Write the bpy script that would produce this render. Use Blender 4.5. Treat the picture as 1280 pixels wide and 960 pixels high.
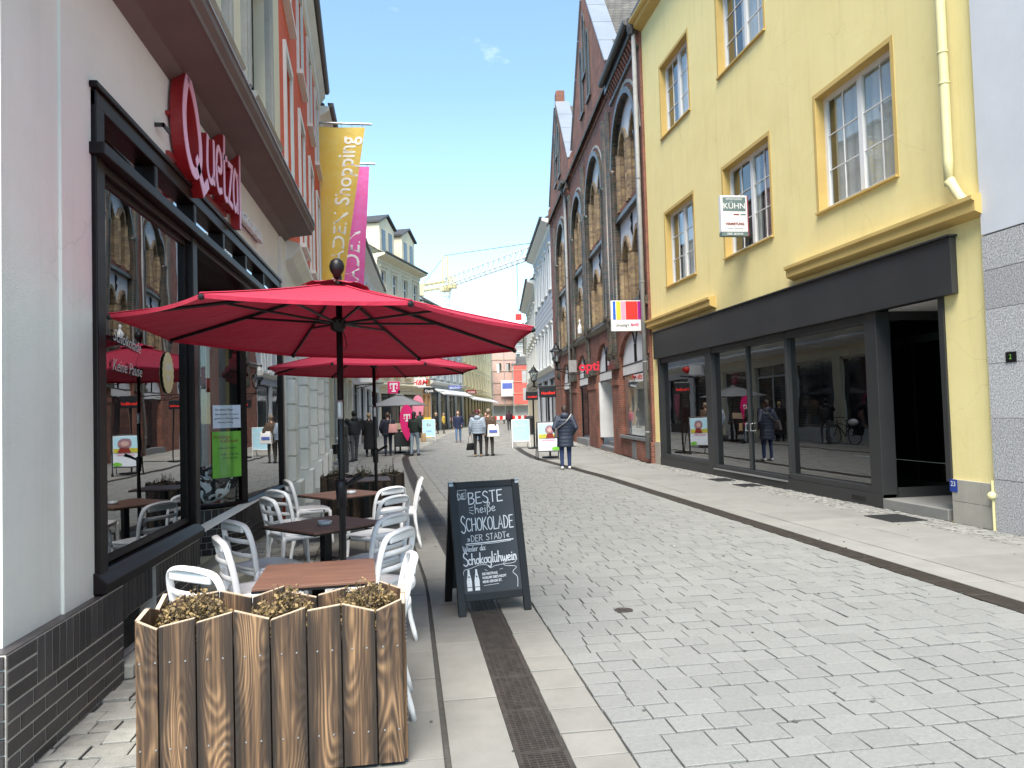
import bpy, bmesh, math, random
from mathutils import Vector, Matrix, Euler, noise
for o in list(bpy.data.objects): bpy.data.objects.remove(o)
S = bpy.context.scene
R = math.radians
random.seed(7)
# ------------------------------------------------------------------ camera
YAW, PIT, ROLL, FPX, CH = R(8.2), math.atan(34/930), 0.029, 930.0, 1.6
fw = Vector((math.sin(YAW)*math.cos(PIT), math.cos(YAW)*math.cos(PIT), math.sin(PIT)))
r0 = Vector((math.cos(YAW), -math.sin(YAW), 0)); u0 = r0.cross(fw)
rt = r0*math.cos(ROLL) - u0*math.sin(ROLL); up = u0*math.cos(ROLL) + r0*math.sin(ROLL)
cd = bpy.data.cameras.new('camera'); cam = bpy.data.objects.new('camera', cd)
S.collection.objects.link(cam); S.camera = cam
cd.sensor_width = 36; cd.lens = 36*FPX/1280; cd.clip_start = .05; cd.clip_end = 2000
M3 = Matrix((rt, up, -fw)).transposed()
cam.matrix_world = Matrix.Translation((0, 0, CH)) @ M3.to_4x4()
S.render.resolution_x, S.render.resolution_y = 1024, 768
def proj(p):
    d = Vector(p) - Vector((0, 0, CH)); z = d.dot(fw)
    if z < .1: return None
    return 640 + FPX*d.dot(rt)/z, 480 - FPX*d.dot(up)/z, z
# ------------------------------------------------------------------ sky and sun
SUN_EL, SUN_AZ = R(58), R(197)          # azimuth clockwise from +Y (street direction)
w = bpy.data.worlds.new('World'); S.world = w; w.use_nodes = True
nt = w.node_tree; nt.nodes.clear()
def N(t, ty, **k):
    n = t.nodes.new(ty)
    for a, b in k.items():
        if a in n.inputs and not hasattr(n, a): n.inputs[a].default_value = b
        else: setattr(n, a, b)
    return n
sky = N(nt, 'ShaderNodeTexSky', sky_type='NISHITA', sun_disc=False, sun_elevation=SUN_EL, sun_rotation=SUN_AZ, air_density=.9, dust_density=.0, ozone_density=.3)
tc = N(nt, 'ShaderNodeTexCoord')
mp = N(nt, 'ShaderNodeMapping'); mp.inputs['Scale'].default_value = (1.0, 1.0, 2.6); mp.inputs['Location'].default_value = (5.257, 1.9, .704)
nz = N(nt, 'ShaderNodeTexNoise'); nz.inputs['Scale'].default_value = 2.3; nz.inputs['Detail'].default_value = 9; nz.inputs['Roughness'].default_value = .62
rm = N(nt, 'ShaderNodeValToRGB'); rm.color_ramp.elements[0].position = .60; rm.color_ramp.elements[1].position = .84
sx = N(nt, 'ShaderNodeSeparateXYZ')
hz = N(nt, 'ShaderNodeMapRange'); hz.inputs[1].default_value = 0; hz.inputs[2].default_value = .40; hz.inputs[3].default_value = .20; hz.inputs[4].default_value = 0.05
ad = N(nt, 'ShaderNodeMath', operation='MAXIMUM')
tn = N(nt, 'ShaderNodeMixRGB', blend_type='MULTIPLY'); tn.inputs[0].default_value = 1; tn.inputs[2].default_value = (.92, 1.14, 1.10, 1)
lo_ = N(nt, 'ShaderNodeMapRange'); lo_.inputs[1].default_value = .05; lo_.inputs[2].default_value = .34; lo_.inputs[3].default_value = .085; lo_.inputs[4].default_value = 0; lo_.clamp = True
sm_ = N(nt, 'ShaderNodeMath', operation='ADD')
mx = N(nt, 'ShaderNodeMixRGB'); mx.inputs[2].default_value = (7.6, 7.9, 8.3, 1)
bg = N(nt, 'ShaderNodeBackground'); bg.inputs[1].default_value = .105
ow = N(nt, 'ShaderNodeOutputWorld'); L = nt.links.new
L(tc.outputs['Generated'], mp.inputs[0]); L(mp.outputs[0], nz.inputs[0]); L(nz.outputs[0], sm_.inputs[0]); L(lo_.outputs[0], sm_.inputs[1]); L(sm_.outputs[0], rm.inputs[0])
L(tc.outputs['Generated'], sx.inputs[0]); L(sx.outputs[2], hz.inputs[0]); L(sx.outputs[2], lo_.inputs[0])
L(rm.outputs[0], ad.inputs[0]); L(hz.outputs[0], ad.inputs[1]); L(ad.outputs[0], mx.inputs[0])
L(sky.outputs[0], tn.inputs[1]); L(tn.outputs[0], mx.inputs[1]); L(mx.outputs[0], bg.inputs[0]); L(bg.outputs[0], ow.inputs[0])
sl = bpy.data.lights.new('sun', 'SUN'); sl.energy = 3.5; sl.angle = R(40); sl.color = (1, .93, .83)
so = bpy.data.objects.new('sun', sl); S.collection.objects.link(so)
sd = Vector((math.sin(SUN_AZ)*math.cos(SUN_EL), math.cos(SUN_AZ)*math.cos(SUN_EL), math.sin(SUN_EL)))
so.rotation_euler = sd.to_track_quat('Z', 'Y').to_euler(); so.location = sd*60
S.view_settings.view_transform = 'Standard'; S.view_settings.look = 'None'; S.view_settings.gamma = 1
S.view_settings.exposure = 1.52
S.render.engine = 'CYCLES'
S.cycles.max_bounces = 7; S.cycles.transparent_max_bounces = 12; S.cycles.caustics_reflective = False; S.cycles.caustics_refractive = False
# ------------------------------------------------------------------ helpers
def tag(o, label=None, cat=None, group=None, kind=None):
    if label: o['label'] = label
    if cat: o['category'] = cat
    if group: o['group'] = group
    if kind: o['kind'] = kind
    return o
def root(name, label, cat, loc=(0, 0, 0), rz=0, group=None):
    o = bpy.data.objects.new(name, None); S.collection.objects.link(o)
    o.location = loc; o.rotation_euler = (0, 0, rz); o.empty_display_size = .1
    return tag(o, label, cat, group)
def catmull(P, n=6):
    P = [Vector(p) for p in P]; out = []
    for i in range(len(P)-1):
        a = P[i-1] if i else P[0]; b = P[i]; c = P[i+1]; d = P[i+2] if i+2 < len(P) else P[-1]
        for k in range(n):
            t = k/n
            out.append(.5*((2*b)+(c-a)*t+(2*a-5*b+4*c-d)*t*t+(3*b-a-3*c+d)*t**3))
    out.append(P[-1]); return out
class MB:
    def __init__(s): s.v = []; s.f = []
    def add(s, vs, fs):
        n = len(s.v); s.v += [tuple(v) for v in vs]; s.f += [tuple(i+n for i in f) for f in fs]; return s
    def box(s, x0, x1, y0, y1, z0, z1):
        return s.add([(x0,y0,z0),(x1,y0,z0),(x1,y1,z0),(x0,y1,z0),(x0,y0,z1),(x1,y0,z1),(x1,y1,z1),(x0,y1,z1)],
                     [(0,3,2,1),(4,5,6,7),(0,1,5,4),(1,2,6,5),(2,3,7,6),(3,0,4,7)])
    def quad(s, *p): return s.add(p, [tuple(range(len(p)))])
    def prism(s, poly, a, b, ax='y'):          # poly in the two other axes, extruded a..b along ax
        def m(p, t): return {'y': (p[0], t, p[1]), 'x': (t, p[0], p[1]), 'z': (p[0], p[1], t)}[ax]
        n = len(poly)
        vs = [m(p, a) for p in poly] + [m(p, b) for p in poly]
        return s.add(vs, [tuple(range(n)), tuple(range(2*n-1, n-1, -1))] + [(i, i+n, (i+1) % n+n, (i+1) % n) for i in range(n)])
    def tube(s, path, r, n=8, ab=None, ref=(0, 0, 1), closed=False):
        P = [Vector(p) for p in path]; m = len(P); rs = r if isinstance(r, (list, tuple)) else [r]*m
        vs = []; ref = Vector(ref)
        for i, p in enumerate(P):
            if closed: t = P[(i+1) % m]-P[i-1]
            else: t = (P[min(i+1, m-1)]-P[max(i-1, 0)])
            t = t.normalized() if t.length > 1e-9 else Vector((0, 0, 1))
            rr = ref if abs(t.dot(ref)) < .98 else Vector((1, 0, 0)) if abs(t.x) < .9 else Vector((0, 1, 0))
            a = t.cross(rr).normalized(); b = a.cross(t)
            ka, kb = ab if ab else (1, 1)
            for k in range(n):
                q = 2*math.pi*k/n; vs.append(p + a*(math.cos(q)*rs[i]*ka) + b*(math.sin(q)*rs[i]*kb))
        fs = []
        for i in range(m if closed else m-1):
            j = (i+1) % m
            for k in range(n): fs.append((i*n+k, i*n+(k+1) % n, j*n+(k+1) % n, j*n+k))
        if not closed: fs += [tuple(range(n-1, -1, -1)), tuple((m-1)*n+k for k in range(n))]
        return s.add(vs, fs)
    def lathe(s, prof, n=16, c=(0, 0), sq=(1, 1)):
        vs = []; m = len(prof)
        for r, z in prof:
            for k in range(n):
                q = 2*math.pi*k/n; vs.append((c[0]+r*sq[0]*math.cos(q), c[1]+r*sq[1]*math.sin(q), z))
        fs = [(i*n+k, i*n+(k+1) % n, (i+1)*n+(k+1) % n, (i+1)*n+k) for i in range(m-1) for k in range(n)]
        fs += [tuple(range(n-1, -1, -1)), tuple((m-1)*n+k for k in range(n))]
        return s.add(vs, fs)
    def ball(s, c, r, n=12, m=8):
        rx, ry, rz = r if isinstance(r, (list, tuple)) else (r, r, r); vs = [(c[0], c[1], c[2]-rz)]
        for i in range(1, m):
            a = math.pi*i/m-math.pi/2
            for k in range(n):
                q = 2*math.pi*k/n; vs.append((c[0]+rx*math.cos(a)*math.cos(q), c[1]+ry*math.cos(a)*math.sin(q), c[2]+rz*math.sin(a)))
        vs.append((c[0], c[1], c[2]+rz)); e = len(vs)-1
        fs = [(0, 1+(k+1) % n, 1+k) for k in range(n)]
        for i in range(m-2):
            for k in range(n): fs.append((1+i*n+k, 1+i*n+(k+1) % n, 1+(i+1)*n+(k+1) % n, 1+(i+1)*n+k))
        fs += [(e, 1+(m-2)*n+k, 1+(m-2)*n+(k+1) % n) for k in range(n)]
        return s.add(vs, fs)
    def cap(s, a, b, ra, rb, n=10):            # tapered capsule
        a, b = Vector(a), Vector(b); d = (b-a).normalized(); path = []; rs = []
        for q in (-80, -45, -15): path.append(a+d*(ra*math.sin(R(q)))); rs.append(ra*math.cos(R(q)))
        for q in (15, 45, 80): path.append(b+d*(rb*math.sin(R(q)))); rs.append(rb*math.cos(R(q)))
        return s.tube(path, rs, n)
    def xf(s, M):
        s.v = [tuple(M @ Vector(v)) for v in s.v]; return s
    def build(s, name, mat, parent=None, smooth=False, bevel=0, kind=None, loc=None, solid=0, remesh=0, sub=0):
        me = bpy.data.meshes.new(name); me.from_pydata(s.v, [], s.f)
        me.materials.append(mat)
        if smooth:
            for p in me.polygons: p.use_smooth = True
        me.validate(); o = bpy.data.objects.new(name, me); S.collection.objects.link(o)
        if loc: o.location = loc
        if parent: o.parent = parent
        if kind: o['kind'] = kind
        if remesh:
            m = o.modifiers.new('remesh', 'REMESH'); m.mode = 'VOXEL'; m.voxel_size = remesh; m.use_smooth_shade = True
            m = o.modifiers.new('smooth', 'SMOOTH'); m.iterations = 3; m.factor = .5
        if solid:
            m = o.modifiers.new('solid', 'SOLIDIFY'); m.thickness = solid; m.offset = 0
        if bevel:
            m = o.modifiers.new('bevel', 'BEVEL'); m.width = bevel; m.segments = 2; m.limit_method = 'ANGLE'; m.angle_limit = R(40)
            m.harden_normals = False
        if sub:
            m = o.modifiers.new('sub', 'SUBSURF'); m.levels = m.render_levels = sub
        return o
def copy_tree(o, parent=None):
    c = o.copy(); S.collection.objects.link(c)
    if parent: c.parent = parent
    for ch in list(o.children): copy_tree(ch, c)
    return c
def B(*a): return MB().box(*a)
# ------------------------------------------------------------------ materials
MATS = {}
def nodes(name):
    m = bpy.data.materials.new(name); m.use_nodes = True; t = m.node_tree; t.nodes.clear()
    o = N(t, 'ShaderNodeOutputMaterial'); b = N(t, 'ShaderNodeBsdfPrincipled'); t.links.new(b.outputs[0], o.inputs[0])
    MATS[name] = m; return m, t, b, o
def setb(b, **k):
    for a, v in k.items(): b.inputs[a].default_value = v
def mat(name, c, c2=None, scale=3, rough=.8, metal=0, bump=.0, bscale=80, amt=.5, stretch=(1, 1, 1), rand=0, spec=.5, dirt=0, coat=0, detail=6, gen='Position', streak=0, crack=0):
    """mottled procedural paint/stone: two tones by noise, optional per-piece tone and fine relief"""
    m, t, b, o = nodes(name); l = t.links.new
    c = tuple(c)+(1,); c2 = (tuple(c2)+(1,)) if c2 else tuple(x*.82 for x in c[:3])+(1,)
    if gen == 'Position': src = N(t, 'ShaderNodeNewGeometry').outputs['Position']
    else: src = N(t, 'ShaderNodeTexCoord').outputs[gen]
    mp = N(t, 'ShaderNodeMapping'); mp.inputs['Scale'].default_value = stretch; l(src, mp.inputs[0])
    n1 = N(t, 'ShaderNodeTexNoise'); n1.inputs['Scale'].default_value = scale; n1.inputs['Detail'].default_value = detail; n1.inputs['Roughness'].default_value = .65
    l(mp.outputs[0], n1.inputs[0])
    rp = N(t, 'ShaderNodeMapRange'); rp.inputs[1].default_value = .3; rp.inputs[2].default_value = .7; rp.inputs[3].default_value = 0; rp.inputs[4].default_value = amt*2
    l(n1.outputs[0], rp.inputs[0])
    mix = N(t, 'ShaderNodeMixRGB'); mix.inputs[1].default_value = c; mix.inputs[2].default_value = c2; l(rp.outputs[0], mix.inputs[0]); col = mix.outputs[0]
    if rand:
        oi = N(t, 'ShaderNodeObjectInfo'); ge = N(t, 'ShaderNodeNewGeometry'); a = N(t, 'ShaderNodeMath', operation='ADD'); f = N(t, 'ShaderNodeMath', operation='FRACT')
        l(oi.outputs['Random'], a.inputs[0]); l(ge.outputs['Random Per Island'], a.inputs[1]); l(a.outputs[0], f.inputs[0])
        r2 = N(t, 'ShaderNodeMapRange'); r2.inputs[3].default_value = 1-rand; r2.inputs[4].default_value = 1+rand; l(f.outputs[0], r2.inputs[0])
        hv = N(t, 'ShaderNodeHueSaturation'); l(r2.outputs[0], hv.inputs['Value']); l(col, hv.inputs['Color']); col = hv.outputs[0]
    if dirt:                                    # sparse darker stains with their own shape
        n3 = N(t, 'ShaderNodeTexNoise'); n3.inputs['Scale'].default_value = scale*.35; n3.inputs['Detail'].default_value = 10; n3.inputs['Roughness'].default_value = .75; l(src, n3.inputs[0])
        r3 = N(t, 'ShaderNodeMapRange'); r3.inputs[1].default_value = .55; r3.inputs[2].default_value = .75; r3.inputs[4].default_value = dirt; l(n3.outputs[0], r3.inputs[0])
        m3 = N(t, 'ShaderNodeMixRGB', blend_type='MULTIPLY'); m3.inputs[2].default_value = (.45, .42, .38, 1); l(r3.outputs[0], m3.inputs[0]); l(col, m3.inputs[1]); col = m3.outputs[0]
    if streak:                                  # rain runs and scuffs
        mq = N(t, 'ShaderNodeMapping'); mq.inputs['Scale'].default_value = (5, 5, .35); l(src, mq.inputs[0])
        n4 = N(t, 'ShaderNodeTexNoise'); n4.inputs['Scale'].default_value = 1; n4.inputs['Detail'].default_value = 7; n4.inputs['Roughness'].default_value = .7; l(mq.outputs[0], n4.inputs[0])
        r4 = N(t, 'ShaderNodeMapRange'); r4.inputs[1].default_value = .52; r4.inputs[2].default_value = .78; r4.inputs[4].default_value = streak; l(n4.outputs[0], r4.inputs[0])
        m4 = N(t, 'ShaderNodeMixRGB', blend_type='MULTIPLY'); m4.inputs[2].default_value = (.55, .50, .42, 1); l(r4.outputs[0], m4.inputs[0]); l(col, m4.inputs[1]); col = m4.outputs[0]
    if crack:                                   # hairline cracks, only in patches
        nd = N(t, 'ShaderNodeTexNoise'); nd.inputs['Scale'].default_value = 2.5; nd.inputs['Detail'].default_value = 6; l(src, nd.inputs[0])
        vm = N(t, 'ShaderNodeMixRGB'); vm.inputs[0].default_value = .25; l(src, vm.inputs[1]); l(nd.outputs['Color'], vm.inputs[2])
        vo = N(t, 'ShaderNodeTexVoronoi', feature='DISTANCE_TO_EDGE'); vo.inputs['Scale'].default_value = 1.1; l(vm.outputs[0], vo.inputs[0])
        r5 = N(t, 'ShaderNodeMapRange'); r5.inputs[1].default_value = .0; r5.inputs[2].default_value = .006; r5.inputs[3].default_value = 1; r5.inputs[4].default_value = 0; l(vo.outputs[0], r5.inputs[0])
        n6 = N(t, 'ShaderNodeTexNoise'); n6.inputs['Scale'].default_value = .9; l(src, n6.inputs[0]); r6 = N(t, 'ShaderNodeMapRange'); r6.inputs[1].default_value = .5; r6.inputs[2].default_value = .62; r6.inputs[4].default_value = crack; l(n6.outputs[0], r6.inputs[0])
        mu = N(t, 'ShaderNodeMath', operation='MULTIPLY'); l(r5.outputs[0], mu.inputs[0]); l(r6.outputs[0], mu.inputs[1])
        m5 = N(t, 'ShaderNodeMixRGB', blend_type='MULTIPLY'); m5.inputs[2].default_value = (.35, .32, .28, 1); l(mu.outputs[0], m5.inputs[0]); l(col, m5.inputs[1]); col = m5.outputs[0]
    l(col, b.inputs['Base Color'])
    setb(b, Roughness=rough, Metallic=metal); b.inputs['Specular IOR Level'].default_value = spec
    if coat: b.inputs['Coat Weight'].default_value = coat
    if bump:
        n2 = N(t, 'ShaderNodeTexNoise'); n2.inputs['Scale'].default_value = bscale; n2.inputs['Detail'].default_value = 4; l(src, n2.inputs[0])
        bp = N(t, 'ShaderNodeBump'); bp.inputs['Strength'].default_value = bump; bp.inputs['Distance'].default_value = .02; l(n2.outputs[0], bp.inputs['Height']); l(bp.outputs[0], b.inputs['Normal'])
    return m
def brickmat(name, c, c2, mortar, bw=.25, bh=.075, rough=.8, axis='xz', ms=.012, rot=0):
    """brickwork too far away to pick apart"""
    m, t, b, o = nodes(name); l = t.links.new
    tc = N(t, 'ShaderNodeTexCoord'); sp = N(t, 'ShaderNodeSeparateXYZ'); cb = N(t, 'ShaderNodeCombineXYZ'); l(tc.outputs['Object'], sp.inputs[0])
    ad = N(t, 'ShaderNodeMath', operation='ADD')
    if axis == 'xz': l(sp.outputs[0], ad.inputs[0]); l(sp.outputs[1], ad.inputs[1]); l(ad.outputs[0], cb.inputs[0]); l(sp.outputs[2], cb.inputs[1])
    else: l(sp.outputs[0], cb.inputs[0]); l(sp.outputs[1], cb.inputs[1])
    br = N(t, 'ShaderNodeTexBrick'); br.inputs['Color1'].default_value = tuple(c)+(1,); br.inputs['Color2'].default_value = tuple(c2)+(1,); br.inputs['Mortar'].default_value = tuple(mortar)+(1,)
    br.inputs['Scale'].default_value = 1; br.inputs['Mortar Size'].default_value = ms; br.inputs['Brick Width'].default_value = bw; br.inputs['Row Height'].default_value = bh; br.inputs['Bias'].default_value = 0
    l(cb.outputs[0], br.inputs[0])
    nn = N(t, 'ShaderNodeTexNoise'); nn.inputs['Scale'].default_value = 1.5; nn.inputs['Detail'].default_value = 8; l(tc.outputs['Object'], nn.inputs[0])
    hv = N(t, 'ShaderNodeHueSaturation'); mr = N(t, 'ShaderNodeMapRange'); mr.inputs[1].default_value = .3; mr.inputs[2].default_value = .7; mr.inputs[3].default_value = .65; mr.inputs[4].default_value = 1.3
    l(nn.outputs[0], mr.inputs[0]); l(mr.outputs[0], hv.inputs['Value']); l(br.outputs[0], hv.inputs['Color']); l(hv.outputs[0], b.inputs['Base Color'])
    setb(b, Roughness=rough)
    bp = N(t, 'ShaderNodeBump'); bp.inputs['Strength'].default_value = .5; bp.inputs['Distance'].default_value = .01; bp.invert = True; l(br.outputs['Fac'], bp.inputs['Height']); l(bp.outputs[0], b.inputs['Normal'])
    return m
def glassmat(name, tint=(.85, .9, .9), refl=1.0, base=.06, rough=0.0):
    m = bpy.data.materials.new(name); m.use_nodes = True; t = m.node_tree; t.nodes.clear(); l = t.links.new
    o = N(t, 'ShaderNodeOutputMaterial'); tr = N(t, 'ShaderNodeBsdfTransparent'); gl = N(t, 'ShaderNodeBsdfGlossy'); tr.inputs[0].default_value = tuple(tint)+(1,); gl.inputs['Roughness'].default_value = rough
    gl.inputs[0].default_value = (.95, .97, 1, 1)
    fr = N(t, 'ShaderNodeLayerWeight'); fr.inputs[0].default_value = .5; mr = N(t, 'ShaderNodeMapRange'); mr.inputs[3].default_value = base; mr.inputs[4].default_value = refl
    # both faces of the pane reflect
    m2 = N(t, 'ShaderNodeMath', operation='POWER'); m2.inputs[1].default_value = 3.3; m2.use_clamp = True
    l(fr.outputs['Facing'], m2.inputs[0]); l(m2.outputs[0], mr.inputs[0])
    mx = N(t, 'ShaderNodeMixShader'); l(mr.outputs[0], mx.inputs[0]); l(tr.outputs[0], mx.inputs[1]); l(gl.outputs[0], mx.inputs[2]); l(mx.outputs[0], o.inputs[0])
    # faint waviness of the pane
    ge = N(t, 'ShaderNodeNewGeometry'); nn = N(t, 'ShaderNodeTexNoise'); nn.inputs['Scale'].default_value = 1.1; l(ge.outputs['Position'], nn.inputs[0])
    bp = N(t, 'ShaderNodeBump'); bp.inputs['Strength'].default_value = .035; bp.inputs['Distance'].default_value = .05; l(nn.outputs[0], bp.inputs['Height']); l(bp.outputs[0], gl.inputs['Normal'])
    MATS[name] = m; return m
def fabric(name, c, trans=.35, c2=None):
    m, t, b, o = nodes(name); l = t.links.new
    ge = N(t, 'ShaderNodeNewGeometry'); n1 = N(t, 'ShaderNodeTexNoise'); n1.inputs['Scale'].default_value = 4; n1.inputs['Detail'].default_value = 6; l(ge.outputs['Position'], n1.inputs[0])
    mx = N(t, 'ShaderNodeMixRGB'); mx.inputs[1].default_value = tuple(c)+(1,); mx.inputs[2].default_value = tuple(c2 or [x*.8 for x in c])+(1,); l(n1.outputs[0], mx.inputs[0]); l(mx.outputs[0], b.inputs['Base Color'])
    setb(b, Roughness=.75); b.inputs['Sheen Weight'].default_value = .04
    tr = N(t, 'ShaderNodeBsdfTranslucent'); l(mx.outputs[0], tr.inputs[0]); ms = N(t, 'ShaderNodeMixShader'); ms.inputs[0].default_value = trans
    l(b.outputs[0], ms.inputs[1]); l(tr.outputs[0], ms.inputs[2]); l(ms.outputs[0], o.inputs[0])
    n2 = N(t, 'ShaderNodeTexNoise'); n2.inputs['Scale'].default_value = 9; l(ge.outputs['Position'], n2.inputs[0]); bp = N(t, 'ShaderNodeBump'); bp.inputs['Strength'].default_value = .45; bp.inputs['Distance'].default_value = .03
    l(n2.outputs[0], bp.inputs['Height']); l(bp.outputs[0], b.inputs['Normal'])
    return m
def charwood(name):
    """flame-burnt softwood: light early wood, charred late wood, knots"""
    m, t, b, o = nodes(name); l = t.links.new
    tc = N(t, 'ShaderNodeTexCoord'); oi = N(t, 'ShaderNodeObjectInfo')
    cb = N(t, 'ShaderNodeCombineXYZ'); k = N(t, 'ShaderNodeMath', operation='MULTIPLY'); k.inputs[1].default_value = 37; l(oi.outputs['Random'], k.inputs[0]); l(k.outputs[0], cb.inputs[0]); l(k.outputs[0], cb.inputs[2])
    va = N(t, 'ShaderNodeVectorMath', operation='ADD'); l(tc.outputs['Object'], va.inputs[0]); l(cb.outputs[0], va.inputs[1])
    mp = N(t, 'ShaderNodeMapping'); mp.inputs['Scale'].default_value = (6, 1.5, 1.05); l(va.outputs[0], mp.inputs[0])
    n1 = N(t, 'ShaderNodeTexNoise'); n1.inputs['Scale'].default_value = 1.0; n1.inputs['Detail'].default_value = 1.6; n1.inputs['Roughness'].default_value = .3; n1.inputs['Distortion'].default_value = .35; l(mp.outputs[0], n1.inputs[0])
    ml = N(t, 'ShaderNodeMath', operation='MULTIPLY'); ml.inputs[1].default_value = 190; l(n1.outputs[0], ml.inputs[0])
    sn = N(t, 'ShaderNodeMath', operation='SINE'); l(ml.outputs[0], sn.inputs[0])
    mr = N(t, 'ShaderNodeMapRange'); mr.inputs[1].default_value = -1; mr.inputs[2].default_value = 1; l(sn.outputs[0], mr.inputs[0])
    rp = N(t, 'ShaderNodeValToRGB'); e = rp.color_ramp.elements; e[0].position = 0; e[0].color = (.06, .037, .022, 1); e[1].position = 1; e[1].color = (.48, .295, .15, 1)
    x = e.new(.28); x.color = (.12, .073, .042, 1); x = e.new(.6); x.color = (.24, .15, .085, 1); l(mr.outputs[0], rp.inputs[0])
    mp2 = N(t, 'ShaderNodeMapping'); mp2.inputs['Scale'].default_value = (9, 2, 2.2); l(va.outputs[0], mp2.inputs[0])
    n2 = N(t, 'ShaderNodeTexNoise'); n2.inputs['Scale'].default_value = 1.0; n2.inputs['Detail'].default_value = 3; l(mp2.outputs[0], n2.inputs[0])
    r2 = N(t, 'ShaderNodeMapRange'); r2.inputs[1].default_value = .34; r2.inputs[2].default_value = .55; r2.inputs[4].default_value = .9; l(n2.outputs[0], r2.inputs[0])
    mx = N(t, 'ShaderNodeMixRGB'); mx.inputs[2].default_value = (.022, .014, .010, 1); l(r2.outputs[0], mx.inputs[0]); l(rp.outputs[0], mx.inputs[1])
    # straight fibre between the flame figures
    mp4 = N(t, 'ShaderNodeMapping'); mp4.inputs['Scale'].default_value = (55, 12, .9); l(va.outputs[0], mp4.inputs[0])
    n4 = N(t, 'ShaderNodeTexNoise'); n4.inputs['Scale'].default_value = 1; n4.inputs['Detail'].default_value = 5; n4.inputs['Roughness'].default_value = .6; l(mp4.outputs[0], n4.inputs[0])
    rq = N(t, 'ShaderNodeValToRGB'); q = rq.color_ramp.elements; q[0].position = .34; q[0].color = (.035, .02, .013, 1); q[1].position = .66; q[1].color = (.36, .205, .10, 1); x = q.new(.5); x.color = (.13, .07, .036, 1); l(n4.outputs[0], rq.inputs[0])
    mw = N(t, 'ShaderNodeMixRGB'); mw.inputs[0].default_value = .45; l(mx.outputs[0], mw.inputs[1]); l(rq.outputs[0], mw.inputs[2])
    # scorched margins of each board
    sp = N(t, 'ShaderNodeSeparateXYZ'); l(tc.outputs['Object'], sp.inputs[0]); ab = N(t, 'ShaderNodeMath', operation='ABSOLUTE'); l(sp.outputs[0], ab.inputs[0])
    aw = N(t, 'ShaderNodeMath', operation='MULTIPLY_ADD'); aw.inputs[1].default_value = .055; aw.inputs[2].default_value = -.028; l(n2.outputs[0], aw.inputs[0]); ac_ = N(t, 'ShaderNodeMath', operation='ADD'); l(ab.outputs[0], ac_.inputs[0]); l(aw.outputs[0], ac_.inputs[1])
    re_ = N(t, 'ShaderNodeMapRange'); re_.inputs[1].default_value = .026; re_.inputs[2].default_value = .064; re_.inputs[4].default_value = .93; l(ac_.outputs[0], re_.inputs[0])
    me_ = N(t, 'ShaderNodeMixRGB'); me_.inputs[2].default_value = (.02, .013, .009, 1); l(re_.outputs[0], me_.inputs[0]); l(mw.outputs[0], me_.inputs[1]); mx = me_
    # fine fibre
    mp3 = N(t, 'ShaderNodeMapping'); mp3.inputs['Scale'].default_value = (160, 40, 3); l(va.outputs[0], mp3.inputs[0])
    n3 = N(t, 'ShaderNodeTexNoise'); n3.inputs['Scale'].default_value = 1; l(mp3.outputs[0], n3.inputs[0])
    r3 = N(t, 'ShaderNodeMapRange'); r3.inputs[1].default_value = .3; r3.inputs[2].default_value = .7; r3.inputs[3].default_value = .72; r3.inputs[4].default_value = 1.2; l(n3.outputs[0], r3.inputs[0])
    hv = N(t, 'ShaderNodeHueSaturation'); l(r3.outputs[0], hv.inputs['Value']); l(mx.outputs[0], hv.inputs['Color']); l(hv.outputs[0], b.inputs['Base Color'])
    setb(b, Roughness=.6)
    bp = N(t, 'ShaderNodeBump'); bp.inputs['Strength'].default_value = .35; bp.inputs['Distance'].default_value = .004; l(mr.outputs[0], bp.inputs['Height']); l(bp.outputs[0], b.inputs['Normal'])
    return m
def leafmat(name, c, c2):
    m, t, b, o = nodes(name); l = t.links.new
    ge = N(t, 'ShaderNodeNewGeometry'); mx = N(t, 'ShaderNodeMixRGB'); mx.inputs[1].default_value = tuple(c)+(1,); mx.inputs[2].default_value = tuple(c2)+(1,)
    l(ge.outputs['Random Per Island'], mx.inputs[0]); l(mx.outputs[0], b.inputs['Base Color']); setb(b, Roughness=.7); return m
def grime(name, c, c2, scale, thr=.5):          # hard two-tone blotches (printed cushion, camouflage cloth)
    m, t, b, o = nodes(name); l = t.links.new
    tc = N(t, 'ShaderNodeTexCoord'); n1 = N(t, 'ShaderNodeTexNoise'); n1.inputs['Scale'].default_value = scale; n1.inputs['Detail'].default_value = 2; n1.inputs['Distortion'].default_value = 1.5; l(tc.outputs['Object'], n1.inputs[0])
    rp = N(t, 'ShaderNodeValToRGB'); rp.color_ramp.interpolation = 'CONSTANT'; e = rp.color_ramp.elements; e[0].color = tuple(c)+(1,); e[1].position = thr; e[1].color = tuple(c2)+(1,)
    l(n1.outputs[0], rp.inputs[0]); l(rp.outputs[0], b.inputs['Base Color']); setb(b, Roughness=.8); return m

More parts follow.
